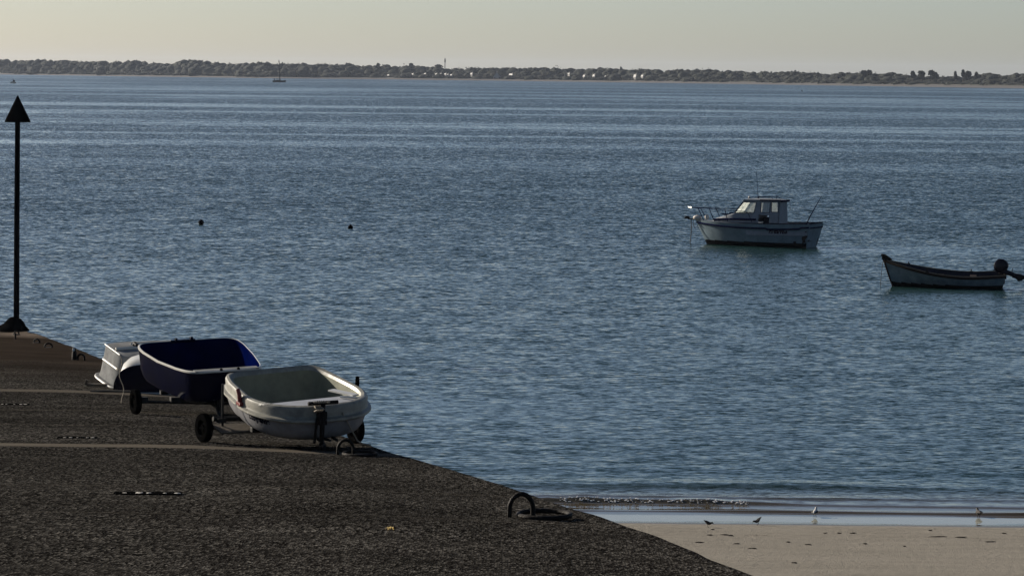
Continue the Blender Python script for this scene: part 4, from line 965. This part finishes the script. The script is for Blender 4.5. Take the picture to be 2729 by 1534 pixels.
while px < 3900:
    inside = -60 < px < 2800
    Y0 = None
    d = ray(px, topy(px)); x0 = px_x(px, 3500); 
    # shore depth along this ray
    Ys = 3500
    for _ in range(4): Ys = shoreY(px_x(px, Ys))
    for layer in range(3):
        Y = Ys + 40 + layer * 60 + rt_.uniform(-14, 14)
        pj = px + rt_.uniform(-6, 6)
        topp = at_depth(pj, topy(pj) + (0 if layer == 2 else rt_.uniform(4, 12) if layer == 1 else rt_.uniform(13, 26)) + rt_.uniform(-.5, 2), Y)
        gz = landz(topp.x, Y) - 1
        hgt = max(4, topp.z - gz)
        rx = rt_.uniform(5.0, 9.5) if inside else 14
        rz = min(hgt * .62, rx * rt_.uniform(.8, 1.1))
        c = Vector((topp.x, Y, topp.z - rz))
        W = woods[rt_.random() < (.6 if layer else .25)]
        W.blob(c, 1, sub=2, amp=.25, fr=1.3, sc=(rx * .86, rx * .9, rz * .88), seed=px * .1 + layer)
        crown(W, c, rx, rz, 70 if inside else 20, .95 if inside else 2, rt_)
        # lower skirt down to the ground
        W.blob((c.x + rt_.uniform(-2, 2), Y - 3, gz + (c.z - gz) * .45), 1, sub=2, amp=.25, fr=1.4, sc=(rx, rx * .8, max(3, (c.z - gz) * .62)), seed=px * .2)
        crown(W, (c.x, Y - 4, gz + (c.z - gz) * .5), rx, max(3, (c.z - gz) * .6), 40 if inside else 8, 1.1, rt_)
    px += rt_.uniform(9, 15) if inside else 34
tag(woods[0].build('dark_woodland', M_tree, fixn=False, smooth=False), 'long dark band of woodland along the far shore', 'woodland', kind='stuff')
tag(woods[1].build('olive_woodland', M_tree2, fixn=False, smooth=False), 'paler olive woodland mixed along and behind the dark far shore band', 'woodland', kind='stuff')
# low scrub and bank at the top of the far beach
sc2 = MB(); px = -200
while px < 2900:
    Ys = 3500
    for _ in range(4): Ys = shoreY(px_x(px, Ys))
    x0 = px_x(px, Ys + 27)
    sc2.blob((x0, Ys + 28, 2.6), 1, sub=1, amp=.4, fr=2, sc=(rt_.uniform(3, 9), 4, rt_.uniform(.8, 2.2)), seed=px)
    px += rt_.uniform(8, 16)
tag(sc2.build('shore_scrub', M_tree, smooth=False), 'low dark scrub lining the top of the far beach', 'scrub', kind='stuff')

# distinct trees on the right skyline
def tree(px, ytop, ybase, wpx, Yo, label, kind=0, name='skyline_tree'):
    Ys = 3500
    for _ in range(4): Ys = shoreY(px_x(px, Ys))
    Y = Ys + Yo; t = at_depth(px, ytop, Y); s = Y / F_; gz = landz(t.x, Y) - .5
    o = empty(name, Vector((t.x, Y, gz)), label, 'tree'); h = t.z - gz
    b = MB(); b.tube([(0, 0, 0), (.3, 0, h * .4), (0, 0, h * .85)], [.8, .5, .15], 7); b.tube([(.2, 0, h * .45), (wpx * s * .25, 0, h * .75)], [.35, .1], 5); b.tube([(.2, 0, h * .5), (-wpx * s * .25, 0, h * .78)], [.35, .1], 5); b.build('trunk', M_trunk, o)
    b = MB(); ch = (ybase - ytop) * s; rx = wpx * s / 2
    crown(b, (0, 0, h - ch * .5), rx, ch * .5, int(260 + rx * 40), .8, rt_)
    crown(b, (rx * .2, 0, h - ch * .95), rx * 1.1, ch * .45, int(120 + rx * 20), .8, rt_)
    if kind == 0: b.blob((0, 0, h - ch * .7), 1, sub=2, amp=.6, fr=2, sc=(rx * .5, rx * .5, ch * .33), seed=px)
    else: crown(b, (-rx * .3, 0, h - ch * .3), rx * .4, ch * .3, 60, .7, rt_)
    b.build('crown', M_tree if kind == 0 else M_tree2, o)
tree(2317, 184, 200, 16, 95, 'round tall tree crown left of the bare gap on the right skyline')
tree(2302, 187, 202, 18, 100, 'broad crown touching the tall round tree on the right skyline')
tree(2432, 190, 204, 13, 90, 'small pointed tree, first of the row of spaced trees at right')
tree(2456, 187, 206, 19, 90, 'square topped tree, second of the spaced trees at right')
tree(2487, 186, 207, 26, 92, 'wide open tree with a gap of sky, third of the spaced trees at right', 1)
tree(2547, 190, 206, 6, 90, 'very narrow lone tree among the spaced trees at right', 1)
tree(2567, 187, 202, 9, 88, 'thin forked tree just right of the narrow lone tree', 1)
tree(2580, 190, 208, 20, 92, 'flat topped dark tree near the right frame edge')
tree(2602, 193, 206, 8, 90, 'small conical tree right of the flat topped dark tree')
tree(1656, 177, 190, 5, 120, 'dark spire shaped conifer above the right group of houses')
tree(1168, 171, 184, 15, 150, 'umbrella shaped pine left of the radio mast', 1)
tree(1009, 168, 184, 12, 110, 'pointed dark tree rising from the middle of the wood')
tree(1098, 168, 184, 16, 120, 'round dark tree between the pointed tree and the radio mast')
# radio mast
Ys = shoreY(px_x(1186, 3500)) + 170; t = at_depth(1186, 155, Ys); gz = landz(t.x, Ys)
rm = empty('radio_mast', Vector((t.x, Ys, gz)), 'slim radio mast with a thick head above the far wood', 'mast')
s = Ys / F_; h = t.z - gz
b = MB(); b.tube([(0, 0, 0), (0, 0, h * .8), (0, 0, h)], [.6, .35, .2], 8); b.build('pole', M_steel, rm)
b = MB(); b.lathe([(.2, h - 12 * s), (.75, h - 11 * s), (.8, h - 5 * s), (.4, h - 3.5 * s), (.55, h - 3 * s), (.35, h - .5 * s)], n=12); b.build('antenna_head', M_steel, rm)

# houses: steep slate roofs, some turned so that the low sun glints
def house(px, py, wpx, label, gl=True, hpx=7, name='house'):
    Ys = 3500
    for _ in range(4): Ys = shoreY(px_x(px, Ys))
    Y = Ys + 27; c = at_depth(px, py, Y); s = Y / F_; gz = landz(c.x, Y)
    to_cam = (CAM - c).normalized(); hv = (to_cam + TO_SUN).normalized()
    az = math.atan2(hv.y, hv.x)
    if not gl: az = R(180)
    pit = math.pi / 2 - math.asin(hv.z)
    if not gl: pit = R(50)
    rh = hpx * s * (.62 if gl else 1); run = rh / math.tan(pit) * 1.0; Ln = max(4, wpx * s * (.95 if gl else 1.2))
    o = empty(name, Matrix.Translation((c.x, Y, gz)) @ Matrix.Rotation(az, 4, 'Z'), label, 'house')
    ze = max(2.2, c.z - gz - rh / 2)
    b = MB(); b.box((0, 0, ze / 2), (2 * run - .3, Ln - .4, ze)); b.prism([(-run + .15, ze), (run - .15, ze), (0, ze + rh - .3)], -Ln / 2 + .2, Ln / 2 - .2); b.build('wall', M_wall, o)
    b = MB(); b.prism([(run + .1, ze - .2), (0, ze + rh), (-run - .1, ze - .2), (-run - .1, ze - .45), (0, ze + rh - .28), (run + .1, ze - .45)], -Ln / 2, Ln / 2); b.build('roof', M_slate, o, smooth=False)
    b = MB(); b.box((0, Ln / 2 - .5, ze + rh), (.6, .9, 1.6)); b.build('chimney', M_wall, o)
    for yq in (-.25, .25):
        b = MB(); b.box((run - .13, yq * Ln, ze * .5), (.06, 1.0, 1.2)); b.build('window', M_glassw, o)
hs = [(1035, 200, 4, 'tiny bright roof, leftmost of the far shore houses', 1, 3), (1100, 198, 6, 'single glinting roof second from the left on the far shore', 1, 6),
      (1133, 197, 8, 'bright roof left of the pair below the mast', 1, 5), (1128, 204, 6, 'low small roof in front of the bright roof left of the mast', 1, 4),
      (1163, 198, 10, 'left of two slanting bright roofs left below the radio mast', 1, 6), (1174, 198, 10, 'right of two slanting bright roofs left below the radio mast', 1, 6),
      (1187, 197, 4, 'very small bright roof directly below the radio mast', 1, 4), (1194, 200, 11, 'bright slanting roof just right of the mast foot', 1, 8), (1203, 200, 6, 'smaller bright roof right of the mast foot roof', 1, 5),
      (1257, 196, 6, 'faint small roof between the mast houses and the big bright roof', 1, 5), (1275, 201, 9, 'narrow grey gabled house without glint', 0, 8), (1324, 202, 18, 'wide grey gabled house left of the big bright roof', 0, 11),
      (1362, 200, 18, 'largest bright slanting roof at the centre of the far shore', 1, 12), (1516, 196, 8, 'small high bright roof right of centre', 1, 4), (1505, 203, 4, 'small pale gable below the high bright roof', 0, 6),
      (1557, 202, 8, 'bright roof with a pale low shed, right of the high one', 1, 7), (1583, 201, 6, 'narrow tall bright roof in the right group', 1, 8), (1616, 204, 14, 'duller wide roof in the right group', 1, 7),
      (1643, 206, 7, 'small round looking bright roof in the right group', 1, 5), (1693, 202, 13, 'large bright roof of the last pair at right', 1, 11), (1712, 202, 9, 'smaller roof of the last bright pair, rightmost house', 1, 7)]
for q in hs: house(q[0], q[1], q[2], q[3], q[4], q[5])

# ================================================================== HAZE
b = MB(); b.box((0, 6800, 29.5 - 2), (22000, 15000, 65)); hz_ = b.build('haze', [], smooth=False)
hm_ = bpy.data.materials.new('thin_sea_haze'); hm_.use_nodes = True; n = hm_.node_tree; n.nodes.clear()
o_ = n.nodes.new('ShaderNodeOutputMaterial'); v_ = n.nodes.new('ShaderNodeVolumePrincipled')
v_.inputs['Color'].default_value = (.60, .69, .86, 1); v_.inputs['Density'].default_value = .000031; v_.inputs['Anisotropy'].default_value = .3
n.links.new(v_.outputs[0], o_.inputs['Volume']); hz_.data.materials.append(hm_)
tag(hz_, 'thin pale haze over the bay and far shore', 'haze', kind='stuff')
